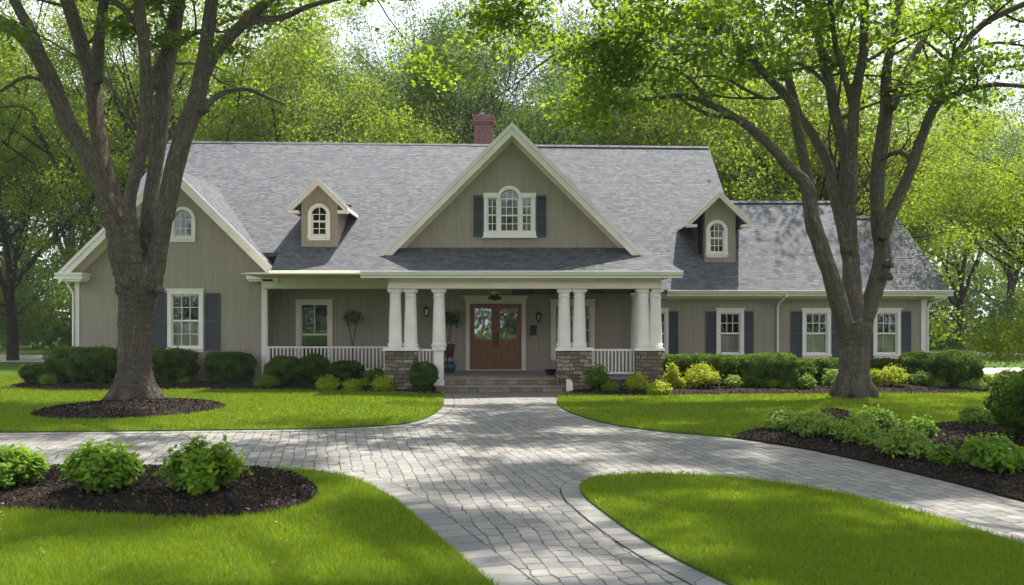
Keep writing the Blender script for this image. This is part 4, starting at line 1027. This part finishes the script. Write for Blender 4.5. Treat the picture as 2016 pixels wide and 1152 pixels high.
L(80, 118, 738, 764, 'shrub', 'tiny light green shrub in front of the low outermost hedge', 1)
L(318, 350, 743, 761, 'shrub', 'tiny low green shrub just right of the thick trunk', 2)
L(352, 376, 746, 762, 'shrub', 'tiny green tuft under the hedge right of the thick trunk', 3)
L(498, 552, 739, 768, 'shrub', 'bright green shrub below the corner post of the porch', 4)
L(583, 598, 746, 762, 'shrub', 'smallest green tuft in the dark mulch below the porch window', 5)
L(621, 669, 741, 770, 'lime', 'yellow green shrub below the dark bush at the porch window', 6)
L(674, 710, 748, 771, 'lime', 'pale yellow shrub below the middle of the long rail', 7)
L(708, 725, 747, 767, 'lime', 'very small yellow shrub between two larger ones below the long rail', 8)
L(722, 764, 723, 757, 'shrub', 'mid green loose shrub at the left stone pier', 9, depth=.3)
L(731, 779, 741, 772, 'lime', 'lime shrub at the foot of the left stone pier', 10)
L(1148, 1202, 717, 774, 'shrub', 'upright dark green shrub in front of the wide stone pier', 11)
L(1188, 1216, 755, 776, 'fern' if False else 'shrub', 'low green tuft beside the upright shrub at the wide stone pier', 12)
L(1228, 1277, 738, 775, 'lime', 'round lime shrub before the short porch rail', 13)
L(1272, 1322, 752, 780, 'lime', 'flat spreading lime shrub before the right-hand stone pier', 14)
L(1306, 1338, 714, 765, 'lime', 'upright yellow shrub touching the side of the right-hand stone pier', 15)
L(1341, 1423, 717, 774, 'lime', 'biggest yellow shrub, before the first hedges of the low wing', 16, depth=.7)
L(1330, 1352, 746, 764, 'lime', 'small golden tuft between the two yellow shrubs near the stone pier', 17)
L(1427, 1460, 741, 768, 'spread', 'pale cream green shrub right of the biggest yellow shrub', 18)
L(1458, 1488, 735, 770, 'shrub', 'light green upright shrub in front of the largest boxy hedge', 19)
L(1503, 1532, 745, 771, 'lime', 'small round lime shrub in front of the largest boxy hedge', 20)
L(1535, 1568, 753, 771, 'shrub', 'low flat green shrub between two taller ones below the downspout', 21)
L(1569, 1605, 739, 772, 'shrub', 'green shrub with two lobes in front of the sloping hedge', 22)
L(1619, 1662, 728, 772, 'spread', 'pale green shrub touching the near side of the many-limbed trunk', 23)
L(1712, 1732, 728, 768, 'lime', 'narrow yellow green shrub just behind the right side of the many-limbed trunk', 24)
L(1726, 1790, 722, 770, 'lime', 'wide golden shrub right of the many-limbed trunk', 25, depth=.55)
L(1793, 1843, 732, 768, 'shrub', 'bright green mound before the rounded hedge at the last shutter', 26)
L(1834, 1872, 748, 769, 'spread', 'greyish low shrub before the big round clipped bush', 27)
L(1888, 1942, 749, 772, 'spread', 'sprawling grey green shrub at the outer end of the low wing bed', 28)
SG = 'low spreading shrubs in the curved mulch bed'
S = lambda x0, x1, yt, yb, lab, s, k='spread', **kw: bush('spreading_shrub', x0, x1, yt, yb, k, lab, 'shrub', SG, s, **kw)
S(1505, 1580, 807, 852, 'low feathery shrub at the outer tip of the curved mulch bed', 1, depth=.55)
S(1550, 1655, 810, 868, 'wide low shrub second from the tip of the curved mulch bed', 2, depth=.6)
S(1638, 1740, 824, 882, 'spreading shrub in the middle of the row, below the many-limbed trunk', 3, depth=.6)
S(1680, 1765, 806, 850, 'darker low shrub at the back of the row behind the middle ones', 4, k='shrub', depth=.5)
S(1722, 1838, 848, 912, 'spreading shrub closest to the paved lane in the curved bed', 5, depth=.55)
S(1785, 1838, 828, 860, 'small low shrub at the inner end of the row in the curved bed', 6, k='shrub')
S(1892, 1958, 801, 840, 'isolated feathery shrub on the lawn edge of the curved bed', 7, k='shrub', depth=.4)
S(1890, 2020, 860, 938, 'flowering low bush with a few white blossoms near the picture edge', 77, k='hosta', depth=.5)
S(1848, 1874, 884, 914, 'tiny seedling alone in the dark mulch beside the flowering bush', 9, k='shrub')

# ------------------------------------------------------------------ trees
def sun_gaps(tips, rg, z_view=9.0, clumps=False):
    """thin the crown in coherent sky gaps, so that light reaches the ground in patches"""
    sx, sy = SUNV.x/SUNV.z, SUNV.y/SUNV.z; keep = []
    for p in tips:
        gx_, gy_ = p[0]-sx*p[2], p[1]-sy*p[2]
        n = mnoise.noise(Vector((gx_*.30, gy_*.75, 1.7)))+.5*mnoise.noise(Vector((gx_*.8, gy_*1.6, 5.1)))
        if clumps:
            keep.append(mnoise.noise(Vector(((gx_+gy_)*.16, (gx_-gy_)*.55, 8.2))) > -.02); continue
        th = .42 if gy_ > 21.6 else .06 if gy_ < 10.2 else -.40
        if p[2] < z_view+.04*p[1]: th -= .35 if gy_ > 21.6 else .1
        keep.append(n > th)
    return tips[np.array(keep)]
def branchy(rg, start, dirv, length, r0, level, out, bend=.25, up=.12, nchild=(4, 4, 3), leaf=None):
    """out['tube'] gets polylines, out['tips'] leaf cluster centres"""
    n = 7; pts = [np.array(start, float)]; d = np.array(dirv, float); d /= np.linalg.norm(d)
    for i in range(n):
        d = d+rg.normal(size=3)*bend*.35+np.array([0, 0, up*.3]); d /= np.linalg.norm(d); pts.append(pts[-1]+d*length/n)
    pts = np.array(pts); rad = np.linspace(r0, r0*.45 if level > 0 else r0*.3, n+1); out['tube'].append((pts, rad, level))
    if level == 0:
        for k in (2, 4, 5, 6, 7): out['tips'].append(pts[k])
        return
    nc = nchild[level-1] if level-1 < len(nchild) else 3
    for i in range(nc):
        f = .35+.65*(i+.6)/nc; k = min(n, int(f*n)); base = pts[k]; t = pts[min(n, k+1)]-pts[k-1]; t /= np.linalg.norm(t)
        s = rg.normal(size=3); s -= (s@t)*t; s /= np.linalg.norm(s); s[2] *= .5
        a = .6+.5*rg.random(); nd = t*math.cos(a)+s*math.sin(a)
        branchy(rg, base, nd, length*(.55+.2*rg.random()), rad[k]*.62, level-1, out, bend, up, nchild)
    if level == 1: out['tips'].append(pts[-1])

def tubes_to_mesh(tubes, sides=(5, 6, 8, 10, 12)):
    V, Q, B = [], [], []; n0 = 0; off = 0
    for pts, rad, lv in tubes:
        v, q, b = tube_np(pts, rad, sides[min(lv, len(sides)-1)]); off += .37
        b[:, 2] += off; V.append(v); Q.append(q+n0); B.append(b); n0 += len(v)
    return np.vstack(V), np.vstack(Q), np.vstack(B)

def make_bg(seed, height, trunk_r, fork, spread, leafsize, per, clear, at=None, k=.62, clumps=False):
    """a whole deciduous tree standing at the origin: returns trunk mesh data, foliage mesh data"""
    rg = np.random.default_rng(seed); out = {'tube': [], 'tips': []}
    hz = height*fork; tr = [np.array([0, 0, -.3]), np.array([0, 0, .25]), np.array([.05, 0, hz*.5]), np.array([.15*rg.normal(), .15*rg.normal(), hz])]
    out['tube'].append((np.array(spline(tr, .6)), np.interp(np.linspace(0, 1, len(spline(tr, .6))), [0, .08, .3, 1], [trunk_r*1.6, trunk_r*1.1, trunk_r, trunk_r*.8]), 4))
    nl = 6
    for i in range(nl):
        a = 6.283*i/nl+rg.normal()*.3; t = (.15+.75*((i*0.618) % 1))*spread
        branchy(rg, tr[-1]+np.array([0, 0, -rg.random()*hz*.25]), (math.cos(a)*math.sin(t), math.sin(a)*math.sin(t), math.cos(t)), (height-hz)*k*(.78+.2*math.cos(t)), trunk_r*.5, 3, out, .3, .14, (4, 4, 5))
    for i in range(int(4*clear)):  # a few low side branches
        a = rg.random()*6.283; z = hz*(.45+.5*rg.random()); branchy(rg, (0, 0, z), (math.cos(a), math.sin(a), .25), height*.3*k, trunk_r*.22, 2, out, .3, .0, (4, 4))
    tips = np.array(out['tips']); tips = tips[tips[:, 2] > 1.5]
    if not at: tips = tips[np.array([mnoise.noise(Vector(q*.34)+Vector((seed, 0, 0)))+.4*mnoise.noise(Vector(q*.9)) > -.01 for q in tips])]
    if at: tips = sun_gaps(tips+[*at, 0], rg, clumps=clumps)-[*at, 0]
    C = np.repeat(tips, per, 0); C = C+rg.normal(size=C.shape)*np.array([.55, .55, .34])*(.5 if at and not clumps else 1); OFF = C-np.repeat(tips, per, 0)+[0, 0, .35]; OFF /= np.linalg.norm(OFF, axis=1)[:, None]
    ct = np.repeat(rg.normal(size=len(tips))*.16+.45, per)
    V, Q, B = tubes_to_mesh(out['tube'])
    tm = np_mesh('trunk', V, Q, vecs=B, smooth=True); print('bg tips', len(tips), 'leaves', len(C), C.min(0), C.max(0))
    LV, LQ, r = leaves_np(C, leafsize, rg, up=.3, dirs=OFF*1.6)
    cm = np_mesh('crown', LV, LQ, np.repeat(np.clip(ct+rg.normal(size=len(C))*.08, 0, 1), r))
    return tm, cm
KINDS = [make_bg(11, 22, .34, .20, 1.05, .145, 62, 1), make_bg(23, 24, .36, .24, .9, .145, 62, 1),
         make_bg(37, 18, .28, .16, 1.2, .14, 56, 2), make_bg(41, 27, .38, .24, .75, .155, 60, 1)]
def bg_tree(k, x, y, sc, rot, leaf, label, name='leafy_tree', group='trees behind and beside the house', low=0):
    e = empty(name, (x, y, -.03), rot, label=label, cat='tree', group=group); e.scale = (sc, sc, sc)
    t = bpy.data.objects.new('trunk', KINDS[k][0]); c = bpy.data.objects.new('crown', KINDS[k][1])
    for o, m in ((t, 'bark_far'), (c, leaf)):
        COL.objects.link(o); o.parent = e
        if not o.data.materials: o.data.materials.append(None)
        o.material_slots[0].link = 'OBJECT'; o.material_slots[0].material = M[m]
    return e
T = [  # kind, x, y, scale, rot, leaf, label
 (0, -13.5, 50, 1.0, .3, 'leaf_bright', 'bright yellow green tree above the long roof just right of the thick near limbs'),
 (2, -9.0, 47, .88, 1.9, 'leaf_bright', 'lower yellow green tree above the long roof left of the dark broad one'),
 (1, -3.5, 56, 1.0, 4.0, 'leaf_dark', 'broad deep green tree above the ridge left of the chimney'),
 (0, 3.0, 52, .98, 2.2, 'leaf_dark', 'deep green tree right behind the brick chimney'),
 (3, 8.5, 58, .95, 5.0, 'leaf_mid', 'tall green tree rising above the main roof end'),
 (2, 11.5, 47, 1.0, .9, 'leaf_bright', 'bright green tree behind the step between the main and low roofs'),
 (0, 17.0, 50, .70, 2.9, 'leaf_bright', 'bright green tree above the low roof, behind the many-limbed tree'),
 (2, 20.5, 54, .62, 3.3, 'leaf_bright', 'yellow green tree beyond the outer end of the low roof'),
 (3, 26.0, 62, .62, .4, 'leaf_dark', 'tall hazy dark tree beyond the low wing corner'),
 (1, 30.5, 58, .64, 1.4, 'leaf_mid', 'dark trunked tree on the far lawn past the road, near the low wing corner'),
 (0, 35.0, 55, .70, 3.7, 'leaf_mid', 'tree at the far right edge behind the pale road'),
 (3, 42.0, 72, .9, 2.0, 'leaf_dark', 'distant dark tree at the right edge of the picture'),
 (1, -20.5, 44, .95, .8, 'leaf_bright', 'bright tree with arching limbs just beyond the gabled wing'),
 (0, -27.5, 47, .9, 2.4, 'leaf_bright', 'leafy tree with a low crown at the left edge beyond the pale road'),
 (2, -34.0, 52, 1.05, 5.1, 'leaf_mid', 'green tree at the left edge of the far lawn'),
 (1, -25.0, 64, .95, 3.0, 'leaf_mid', 'pair-stemmed tree behind the far lawn left of the house'),
 (3, -38.0, 74, 1.0, 1.1, 'leaf_dark', 'distant deep green tree at the far left'),
 (3, -16.0, 72, 1.0, 4.4, 'leaf_mid', 'tall far tree seen through the limbs above the long roof'),
 (1, -9.5, 76, .95, .2, 'leaf_mid', 'far tree below the gap of open sky left of the dark broad one'),
 (3, 13.5, 74, 1.0, 2.6, 'leaf_mid', 'far tree seen between the hanging branches above the main roof'),
 (0, 24.0, 80, .68, 1.3, 'leaf_mid', 'pale far tree beyond the low roof end'),
 (1, 36.0, 88, 1.0, 5.5, 'leaf_dark', 'farthest dark tree behind the right-hand lawn'),
 (1, -48.0, 84, 1.05, 2.1, 'leaf_dark', 'farthest dark tree behind the left-hand lawn'),
 (0, 3.0, 84, 1.0, 3.9, 'leaf_mid', 'far tree peeping over the ridge beside the gable tip'),
 (2, -30.0, 80, 1.05, .7, 'leaf_dark', 'shaded tree in the dark wood left of the house'),
]
for a in T: bg_tree(*a)
SHADE = [(7.9, 10.6), (-7.7, 9.6)]
for i, p in enumerate(SHADE):
    KINDS.append(make_bg(60+i, 19, .40, .52, 1.25, .17, 60, 0, at=p, k=1.0))
for i, lab in enumerate(['tall shade tree standing beside the right-hand paved lane, outside the picture', 'tall shade tree beside the near mulch bed, outside the picture']):
    bg_tree(4+i, *SHADE[i], 1, 0, 'leaf_near', lab, name='shade_tree', group='trees shading the driveway')
KINDS.append(make_bg(70, 19, .33, .2, 1.0, .18, 40, 1, at=(15.6, 41), k=.55, clumps=True))
bg_tree(6, 15.6, 41, 1, 0, 'leaf_bright', 'yellow green tree right behind the low wing, laying its shade on the low roof')
bg_tree(2, 19.2, 28.5, .62, 1.2, 'leaf_bright', 'bright young tree reaching its leaves in from the right edge above the curved bed', name='young_tree')
def woodland(name, arc, h, n, seed, label, leaf='leaf_dark'):
    rg = np.random.default_rng(seed); a = np.array(arc, float); k = rg.random(n)*(len(a)-1); i = k.astype(int); f = (k-i)[:, None]
    p = a[i]*(1-f)+a[i+1]*f; p = p+rg.normal(size=p.shape)*3.0
    top = np.array([h*(.65+.6*abs(mnoise.noise(Vector((q[0]*.11, q[1]*.11, seed))))) for q in p])
    C = np.column_stack([p, top*rg.random(n)**.75]); V, Q, r_ = leaves_np(C, .62, rg, up=.3)
    t = np.array([mnoise.noise(Vector((q[0]*.35, q[1]*.35, q[2]*.5))) for q in C])*.8+.4
    tag(link(name, np_mesh(name, V, Q, np.repeat(np.clip(t+rg.normal(size=n)*.12, 0, 1), r_)), M[leaf]), label, 'woodland', kind='stuff')
woodland('woodland', [(-95, 75), (-60, 92), (-20, 100), (20, 100), (60, 95), (100, 80)], 13, 60000, 3, 'dense dark wood closing the view behind the far lawns')
woodland('undergrowth', [(-70, 68), (-45, 74), (-24, 78), (-12, 80)], 3.6, 9000, 4, 'low leafy undergrowth along the far lawn left of the house', 'leaf_mid')
woodland('undergrowth', [(16, 72), (28, 74), (45, 72), (70, 66)], 3.4, 9000, 5, 'low leafy undergrowth along the far lawn right of the house', 'leaf_mid')
woodland('woodland', [(-70, -38), (-20, -44), (20, -44), (70, -38)], 8, 16000, 6, 'wood across the street, mirrored in the windows', 'leaf_mid')
# trees across the street, which the windows reflect
for i, a in enumerate([(0, -22, -26, .78, .5), (1, -8, -32, .78, 1.5), (2, 4, -28, .85, 2.5), (0, 16, -32, .78, 3.5), (1, 28, -27, .78, 4.5)]):
    bg_tree(*a, 'leaf_mid', 'green tree across the street, seen only mirrored in the window panes', group='trees across the street')

# ---- the two big trees in front of the house: limbs traced, with depth
def limb(tree_d, pts, dy0=0.0, dy1=0.0):
    """pts: (x, y, width) in picture units at the tree's own distance; dy = how far the limb leans away or nearer"""
    out = []; n = len(pts)
    L_ = np.concatenate([[0], np.cumsum([math.hypot(pts[i+1][0]-pts[i][0], pts[i+1][1]-pts[i][1]) for i in range(n-1)])]); L_ /= L_[-1]
    for (x, y, w), s in zip(pts, L_):
        d = tree_d+dy0+(dy1-dy0)*s; p = P(x, y, d); out.append((*p, w*d/F/2))
    return out
def big_tree(name, label, d, trunk, limbs, seed, crown_fn, roots, leafmat, burls=(), zmin=6.5, xtra=0, flare=1.28):
    rg = np.random.default_rng(seed); thick = []; thin = []; tips = []
    allp = [spline(limb(d, trunk), .25)]
    for pts, a, b in limbs: allp.append(spline(limb(d, pts, a, b), .3))
    for q in allp: q[:, 3] *= .89
    for q in allp:
        big = q[:, 3] > .075
        if big.sum() > 2: thick.append(q[:max(3, np.argmin(big)+1 if not big.all() else len(q))])
        thin.append(q)
    base = np.array(thick[0][0][:3])
    for k in range(roots):
        a = 6.283*k/roots+rg.normal()*.2; R = thick[0][0][3]
        q = [(base[0]+math.cos(a)*R*.35, base[1]+math.sin(a)*R*.35, .9, .16), (base[0]+math.cos(a)*R*.68, base[1]+math.sin(a)*R*.68, .38, .15), (base[0]+math.cos(a)*R*.95, base[1]+math.sin(a)*R*.95, .17, .13), (base[0]+math.cos(a)*R*flare, base[1]+math.sin(a)*R*flare, .03, .08)]
        thick.append(spline(q, .15))
    for (bx, by, br, dd) in burls:
        p = P(bx, by, d+dd); thick.append(np.array([(p.x-.02, p.y, p.z-br*.6, br*.55), (p.x, p.y, p.z-br*.2, br), (p.x, p.y, p.z+br*.3, br*.9), (p.x+.02, p.y, p.z+br*.8, br*.45)]))
    # merge the heavy limbs into one skin
    V, Q, n0 = [], [], 0
    for q in thick:
        e0 = q[0].copy(); v, f, _ = tube_np(q[:, :3], q[:, 3], 14); V.append(v); m_ = len(q)
        c = np.array([q[0][:3], q[-1][:3]]); V.append(c); i0 = n0+len(v)
        Q += [tuple(int(i)+n0 for i in ff) for ff in f]+[(n0+(k+1) % 14, n0+k, i0) for k in range(14)]+[(n0+(m_-1)*14+k, n0+(m_-1)*14+(k+1) % 14, i0+1) for k in range(14)]
        n0 += len(v)+2
    me = bpy.data.meshes.new('t'); me.from_pydata(np.vstack(V).tolist(), [], Q); o = bpy.data.objects.new('t', me); COL.objects.link(o)
    md = o.modifiers.new('r', 'REMESH'); md.mode = 'VOXEL'; md.voxel_size = .035
    md = o.modifiers.new('s', 'SMOOTH'); md.iterations = 5; md.factor = .5
    dg = bpy.context.evaluated_depsgraph_get(); ev = o.evaluated_get(dg); rm = ev.to_mesh()
    n = len(rm.vertices); co = np.empty(n*3, np.float32); rm.vertices.foreach_get('co', co); co = co.reshape(-1, 3).astype(float)
    no = np.empty(n*3, np.float32); rm.vertices.foreach_get('normal', no); no = no.reshape(-1, 3)
    fc = np.array([tuple(p.vertices) for p in rm.polygons if len(p.vertices) == 4]); ev.to_mesh_clear(); bpy.data.objects.remove(o)
    # bark coordinates: along and around the closest limb
    A = np.vstack([q[:-1, :3] for q in thick]); D = np.vstack([np.diff(q[:, :3], axis=0) for q in thick]); Ln = np.linalg.norm(D, axis=1); Dn = D/Ln[:, None]
    acc = np.concatenate([np.concatenate([[0], np.cumsum(np.linalg.norm(np.diff(q[:, :3], axis=0), axis=1))])[:-1] for q in thick])
    R_ = np.concatenate([q[:-1, 3] for q in thick]); bc = np.empty_like(co)
    for i in range(0, n, 20000):
        p = co[i:i+20000]; rel = p[:, None]-A[None]; t = np.clip((rel*Dn[None]).sum(2), 0, Ln[None]); q = rel-t[..., None]*Dn[None]; dist = np.linalg.norm(q, axis=2)-R_
        k = dist.argmin(1); j = np.arange(len(p)); bc[i:i+20000] = q[j, k]+np.column_stack([0*k, 0*k, (acc[k]+t[j, k])*.13])
    dsp = np.array([abs(mnoise.noise(Vector(q*9)))*1.3+.35*mnoise.noise(Vector(q*22)) for q in bc]); bigr = np.clip((co[:, 2] < 5)*1.0+.35, 0, 1)
    co = co+no*(((dsp-.28)*.05*bigr)[:, None])
    tt = []
    for q in thin: 
        if (q[:, 3] <= .09).any():
            k = max(0, np.argmax(q[:, 3] <= .09)-3); tt.append((q[k:, :3], q[k:, 3], 2))
    out = {'tube': [], 'tips': tips}
    crown_fn(rg, allp, out)
    out['tube'] = tt+[q for q in out['tube'] if q[2] > 1 or q[0][-1][2] > zmin+.3+(xtra if q[0][-1][0] < 1 else 0)]
    TV, TQ, TB = tubes_to_mesh(out['tube'])
    root = empty(name, (base[0], base[1], 0), label=label, cat='tree')
    link('trunk', np_mesh('trunk', np.vstack([co, TV]), np.vstack([fc, TQ+n]), vecs=np.vstack([bc, TB]), smooth=True), M['bark_near'], root)
    tips = np.array(out['tips']); tips = tips[tips[:, 2] > zmin+.5*rg.random(len(tips))+np.where(tips[:, 0] < 1, xtra, 0)]; tips = sun_gaps(tips, rg); tips = tips[(tips[:, 0] < 9.3) | (tips[:, 2] > 11) | (rg.random(len(tips)) < .5)]; per = 26
    ct = rg.normal(size=len(tips))*.15+.5
    C = np.repeat(tips, per, 0)+rg.normal(size=(len(tips)*per, 3))*[.27, .27, .11]
    leaf_obj('crown', C, .14, M[leafmat], rg, tint=np.repeat(ct, per), up=.55, wide=.75, parent=root)
    print(name, 'tips', len(tips), 'leaves', len(C), 'trunk verts', n)
    return root

def crown_generic(cx, up_len, twig_from, lat, droop, ntop):
    def fn(rg, allp, out):
        for q in allp[1:]:
            end = q[-1]; ypx = HY-(end[2]-CAMH)*F/end[1]; inner = ypx > 185 and abs(end[0])*F/end[1] < 950
            dr = q[-1, :3]-q[-3, :3]; dr /= np.linalg.norm(dr); r = end[3]
            nb = ntop if r > .10 else 1
            for k in range(0 if inner else nb):
                dd = dr+rg.normal(size=3)*.32*(k > 0)+np.array([0, 0, .15]); L0 = up_len*(.75+.4*rg.random())*(min(1, .35+r*4))
                branchy(rg, end[:3], dd, L0, r*(1 if k == 0 else .7), 3 if r > .1 else 2, out, .3, .1, (4, 4, 4))
            # side twigs along the outer part of the limb
            n = len(q); L = np.linalg.norm(np.diff(q[:, :3], axis=0), axis=1).sum()
            for k in range(int(L*lat)):
                i = int(n*(.35+.65*rg.random()))-1; p = q[max(1, i)]
                if p[2] < twig_from: continue
                t = q[min(n-1, i+1), :3]-q[max(0, i-1), :3]; t /= np.linalg.norm(t); s = rg.normal(size=3); s -= (s@t)*t; s /= np.linalg.norm(s)
                s[2] = s[2]*.5+.05-droop*rg.random()
                branchy(rg, p[:3], t*.5+s, 1.3+1.9*rg.random(), min(.045, p[3]*.5), 1, out, .35, -.04, (4,))
    return fn
LD, RDp = 21.7, 23.2
lt_trunk = [(265, 800, 104), (265, 775, 92), (265, 730, 72), (266, 660, 70), (270, 600, 77), (272, 560, 86), (274, 525, 84)]
lt = [
 ([(262, 570, 60), (248, 510, 68), (238, 465, 58), (214, 402, 42), (177, 315, 40), (134, 243, 37), (98, 152, 37), (66, 96, 33), (34, 62, 30), (-5, 40, 28), (-70, 5, 26), (-150, -50, 22)], 0, -1.6),
 ([(100, 155, 28), (82, 115, 27), (60, 60, 25), (30, 5, 22), (0, -60, 18)], -.9, -.4),
 ([(250, 510, 50), (236, 440, 42), (224, 390, 36), (205, 330, 36), (191, 245, 35), (181, 160, 34), (158, 80, 32), (132, 0, 29), (105, -90, 24)], .1, 1.6),
 ([(192, 165, 24), (192, 110, 26), (197, 60, 23), (206, -5, 21), (220, -80, 17)], .8, .1),
 ([(268, 550, 46), (262, 480, 33), (254, 405, 27), (268, 335, 29), (284, 260, 29), (288, 173, 27), (284, 95, 25), (272, -5, 24), (262, -90, 19)], -.25, -1.3),
 ([(266, 255, 10), (256, 235, 10), (241, 208, 9), (216, 168, 8), (202, 150, 7), (180, 130, 5)], -.6, -1.2),
 ([(264, 45, 15), (245, 18, 14), (218, -4, 13), (190, -40, 10)], -1.0, -1.8),
 ([(290, 560, 44), (290, 470, 33), (294, 400, 30), (306, 330, 32), (317, 240, 34), (323, 180, 34), (330, 120, 34), (345, 40, 33), (354, -30, 28), (362, -100, 22)], .2, 1.2),
 ([(306, 172, 20), (312, 140, 24), (330, 95, 18), (352, 84, 15), (375, 68, 13), (398, 60, 10), (440, 45, 7)], .5, 2.2),
 ([(294, 570, 52), (308, 500, 44), (323, 430, 38), (339, 350, 42), (363, 262, 41), (384, 210, 39), (397, 150, 36), (406, 90, 31), (418, -5, 28), (430, -90, 22)], 0, -.7),
 ([(402, 150, 26), (418, 115, 26), (448, 78, 25), (488, 38, 24), (532, -2, 22), (590, -50, 17)], -.5, -1.5),
 ([(488, 46, 15), (520, 38, 15), (556, 35, 14), (608, 12, 12), (662, -2, 11), (720, -12, 8), (790, 0, 5)], -1.0, -2.4),
 ([(398, 222, 16), (415, 200, 14), (444, 181, 13), (486, 175, 11), (528, 192, 8), (560, 205, 5)], -.4, 1.2),
 ([(84, 158, 9), (60, 152, 9), (35, 157, 8), (4, 178, 7), (-40, 190, 5)], -.9, -1.4),
 ([(72, 236, 6), (50, 212, 6), (0, 212, 6), (-50, 230, 4)], .2, .5),
]
big_tree('thick_trunked_tree', 'huge tree with thick trunk splitting into heavy limbs, standing in the round mulch ring', LD, lt_trunk, lt, 5,
         crown_generic(0, 6.0, 8.4, .55, .35, 2), 9, 'leaf_near', zmin=7.5, burls=[(238, 572, .17, -.3), (314, 572, .14, -.3), (252, 560, .14, -.45), (402, 215, .15, -.5)])
rt_trunk = [(1681, 788, 84), (1681, 768, 70), (1682, 735, 64), (1683, 690, 62), (1684, 660, 68), (1685, 635, 76)]
rt = [
 ([(1676, 680, 44), (1658, 620, 40), (1641, 560, 37), (1618, 490, 36), (1597, 425, 34), (1594, 385, 32), (1582, 355, 28), (1558, 335, 25), (1528, 300, 23), (1495, 266, 21), (1443, 229, 18), (1400, 206, 16), (1365, 193, 14), (1340, 188, 13), (1312, 191, 10), (1262, 198, 8), (1205, 215, 5)], 0, -2.6),
 ([(1448, 232, 11), (1425, 229, 11), (1396, 226, 10), (1354, 205, 7), (1335, 190, 5)], -1.5, -1.0),
 ([(1594, 395, 24), (1590, 345, 24), (1578, 292, 23), (1566, 235, 22), (1560, 205, 21), (1535, 175, 20), (1510, 150, 19), (1480, 115, 18), (1453, 83, 17), (1430, 70, 14), (1408, 60, 12), (1360, 48, 12), (1312, 38, 11), (1270, 42, 8), (1228, 50, 6), (1170, 70, 4)], -.2, -1.6),
 ([(1455, 88, 14), (1430, 52, 13), (1406, 28, 12), (1360, -5, 11), (1310, -50, 8)], -.9, .4),
 ([(1671, 500, 34), (1661, 455, 27), (1640, 370, 25), (1628, 320, 23), (1600, 265, 21), (1572, 224, 20), (1556, 170, 19), (1541, 112, 18), (1500, 57, 16), (1468, -4, 15), (1440, -70, 12)], .3, 2.2),
 ([(1682, 660, 42), (1679, 590, 40), (1676, 520, 38), (1672, 443, 34), (1668, 330, 29), (1657, 270, 27), (1643, 219, 25), (1634, 165, 22), (1623, 125, 20), (1608, 60, 18), (1588, -5, 17), (1570, -80, 13)], 0, 1.6),
 ([(1676, 400, 24), (1677, 302, 25), (1680, 240, 25), (1684, 190, 24), (1693, 140, 22), (1700, 100, 21), (1703, -5, 19), (1708, -90, 15)], -.1, -1.2),
 ([(1677, 205, 15), (1660, 140, 14), (1646, 94, 13), (1634, 0, 12), (1625, -70, 9)], -.4, -2.0),
 ([(1690, 665, 46), (1704, 620, 40), (1722, 570, 38), (1738, 508, 38), (1735, 470, 34), (1728, 430, 30), (1727, 385, 30), (1729, 330, 32), (1738, 270, 30), (1745, 215, 28), (1745, 146, 22), (1760, 60, 20), (1772, -5, 19), (1780, -80, 14)], .1, 1.0),
 ([(1736, 470, 28), (1748, 430, 28), (1780, 365, 25), (1798, 320, 23), (1813, 276, 22), (1828, 235, 21), (1844, 198, 20), (1868, 140, 17), (1885, 104, 16), (1935, 48, 15), (2016, 8, 13), (2090, -20, 10)], 0, -1.8),
 ([(1832, 232, 16), (1846, 206, 15), (1870, 190, 14), (1898, 179, 13), (1953, 167, 11), (2016, 170, 9), (2080, 178, 6)], -.7, -2.2),
 ([(1756, 215, 20), (1770, 175, 20), (1788, 138, 19), (1806, 100, 18), (1823, 66, 17), (1848, 32, 15), (1876, -4, 14), (1910, -60, 10)], .4, 2.4),
 ([(1738, 315, 11), (1752, 304, 11), (1772, 300, 11), (1792, 312, 11)], .3, .0),
 ([(1872, 130, 9), (1895, 105, 9), (1930, 90, 8), (1964, 84, 7), (2016, 90, 5)], -1.0, -.2),
 ([(1640, 180, 10), (1600, 140, 9), (1572, 125, 9), (1548, 128, 6), (1500, 118, 5)], .8, 1.4),
 ([(1395, 212, 8), (1380, 180, 8), (1362, 160, 7), (1335, 140, 5), (1290, 130, 4)], -1.8, -3.0),
 ([(1508, 195, 8), (1470, 178, 8), (1430, 155, 7), (1390, 150, 5), (1340, 158, 3)], -.4, -1.8),
 ([(1240, 46, 6), (1190, 75, 5), (1120, 90, 5), (1060, 130, 4), (1010, 170, 3)], -1.6, -2.2),
]
rt_root = big_tree('many_limbed_tree', 'tree with a fan of slender limbs rising from one trunk before the low wing', RDp, rt_trunk, rt, 8,
         crown_generic(0, 6.0, 7.6, .8, .45, 2), 8, 'leaf_near', xtra=1.9, flare=1.1, burls=[(1748, 545, .15, -.2), (1748, 520, .16, -.2), (1594, 405, .17, -.2)])

# ------------------------------------------------------------------ air
b = MB(); b.box(-130, 130, -60, 125, -1.2, 45)
hz = NT('haze'); hz.t.nodes.remove(hz.b)
pv = hz.n('VolumePrincipled', Color=(.86, .91, 1, 1), Density=.0004, Anisotropy=.1); hz.t.links.new(pv.outputs[0], hz.out.inputs['Volume'])
tag(b.build('haze', hz.m), 'thin pale summer haze softening the far trees', 'haze', kind='stuff')
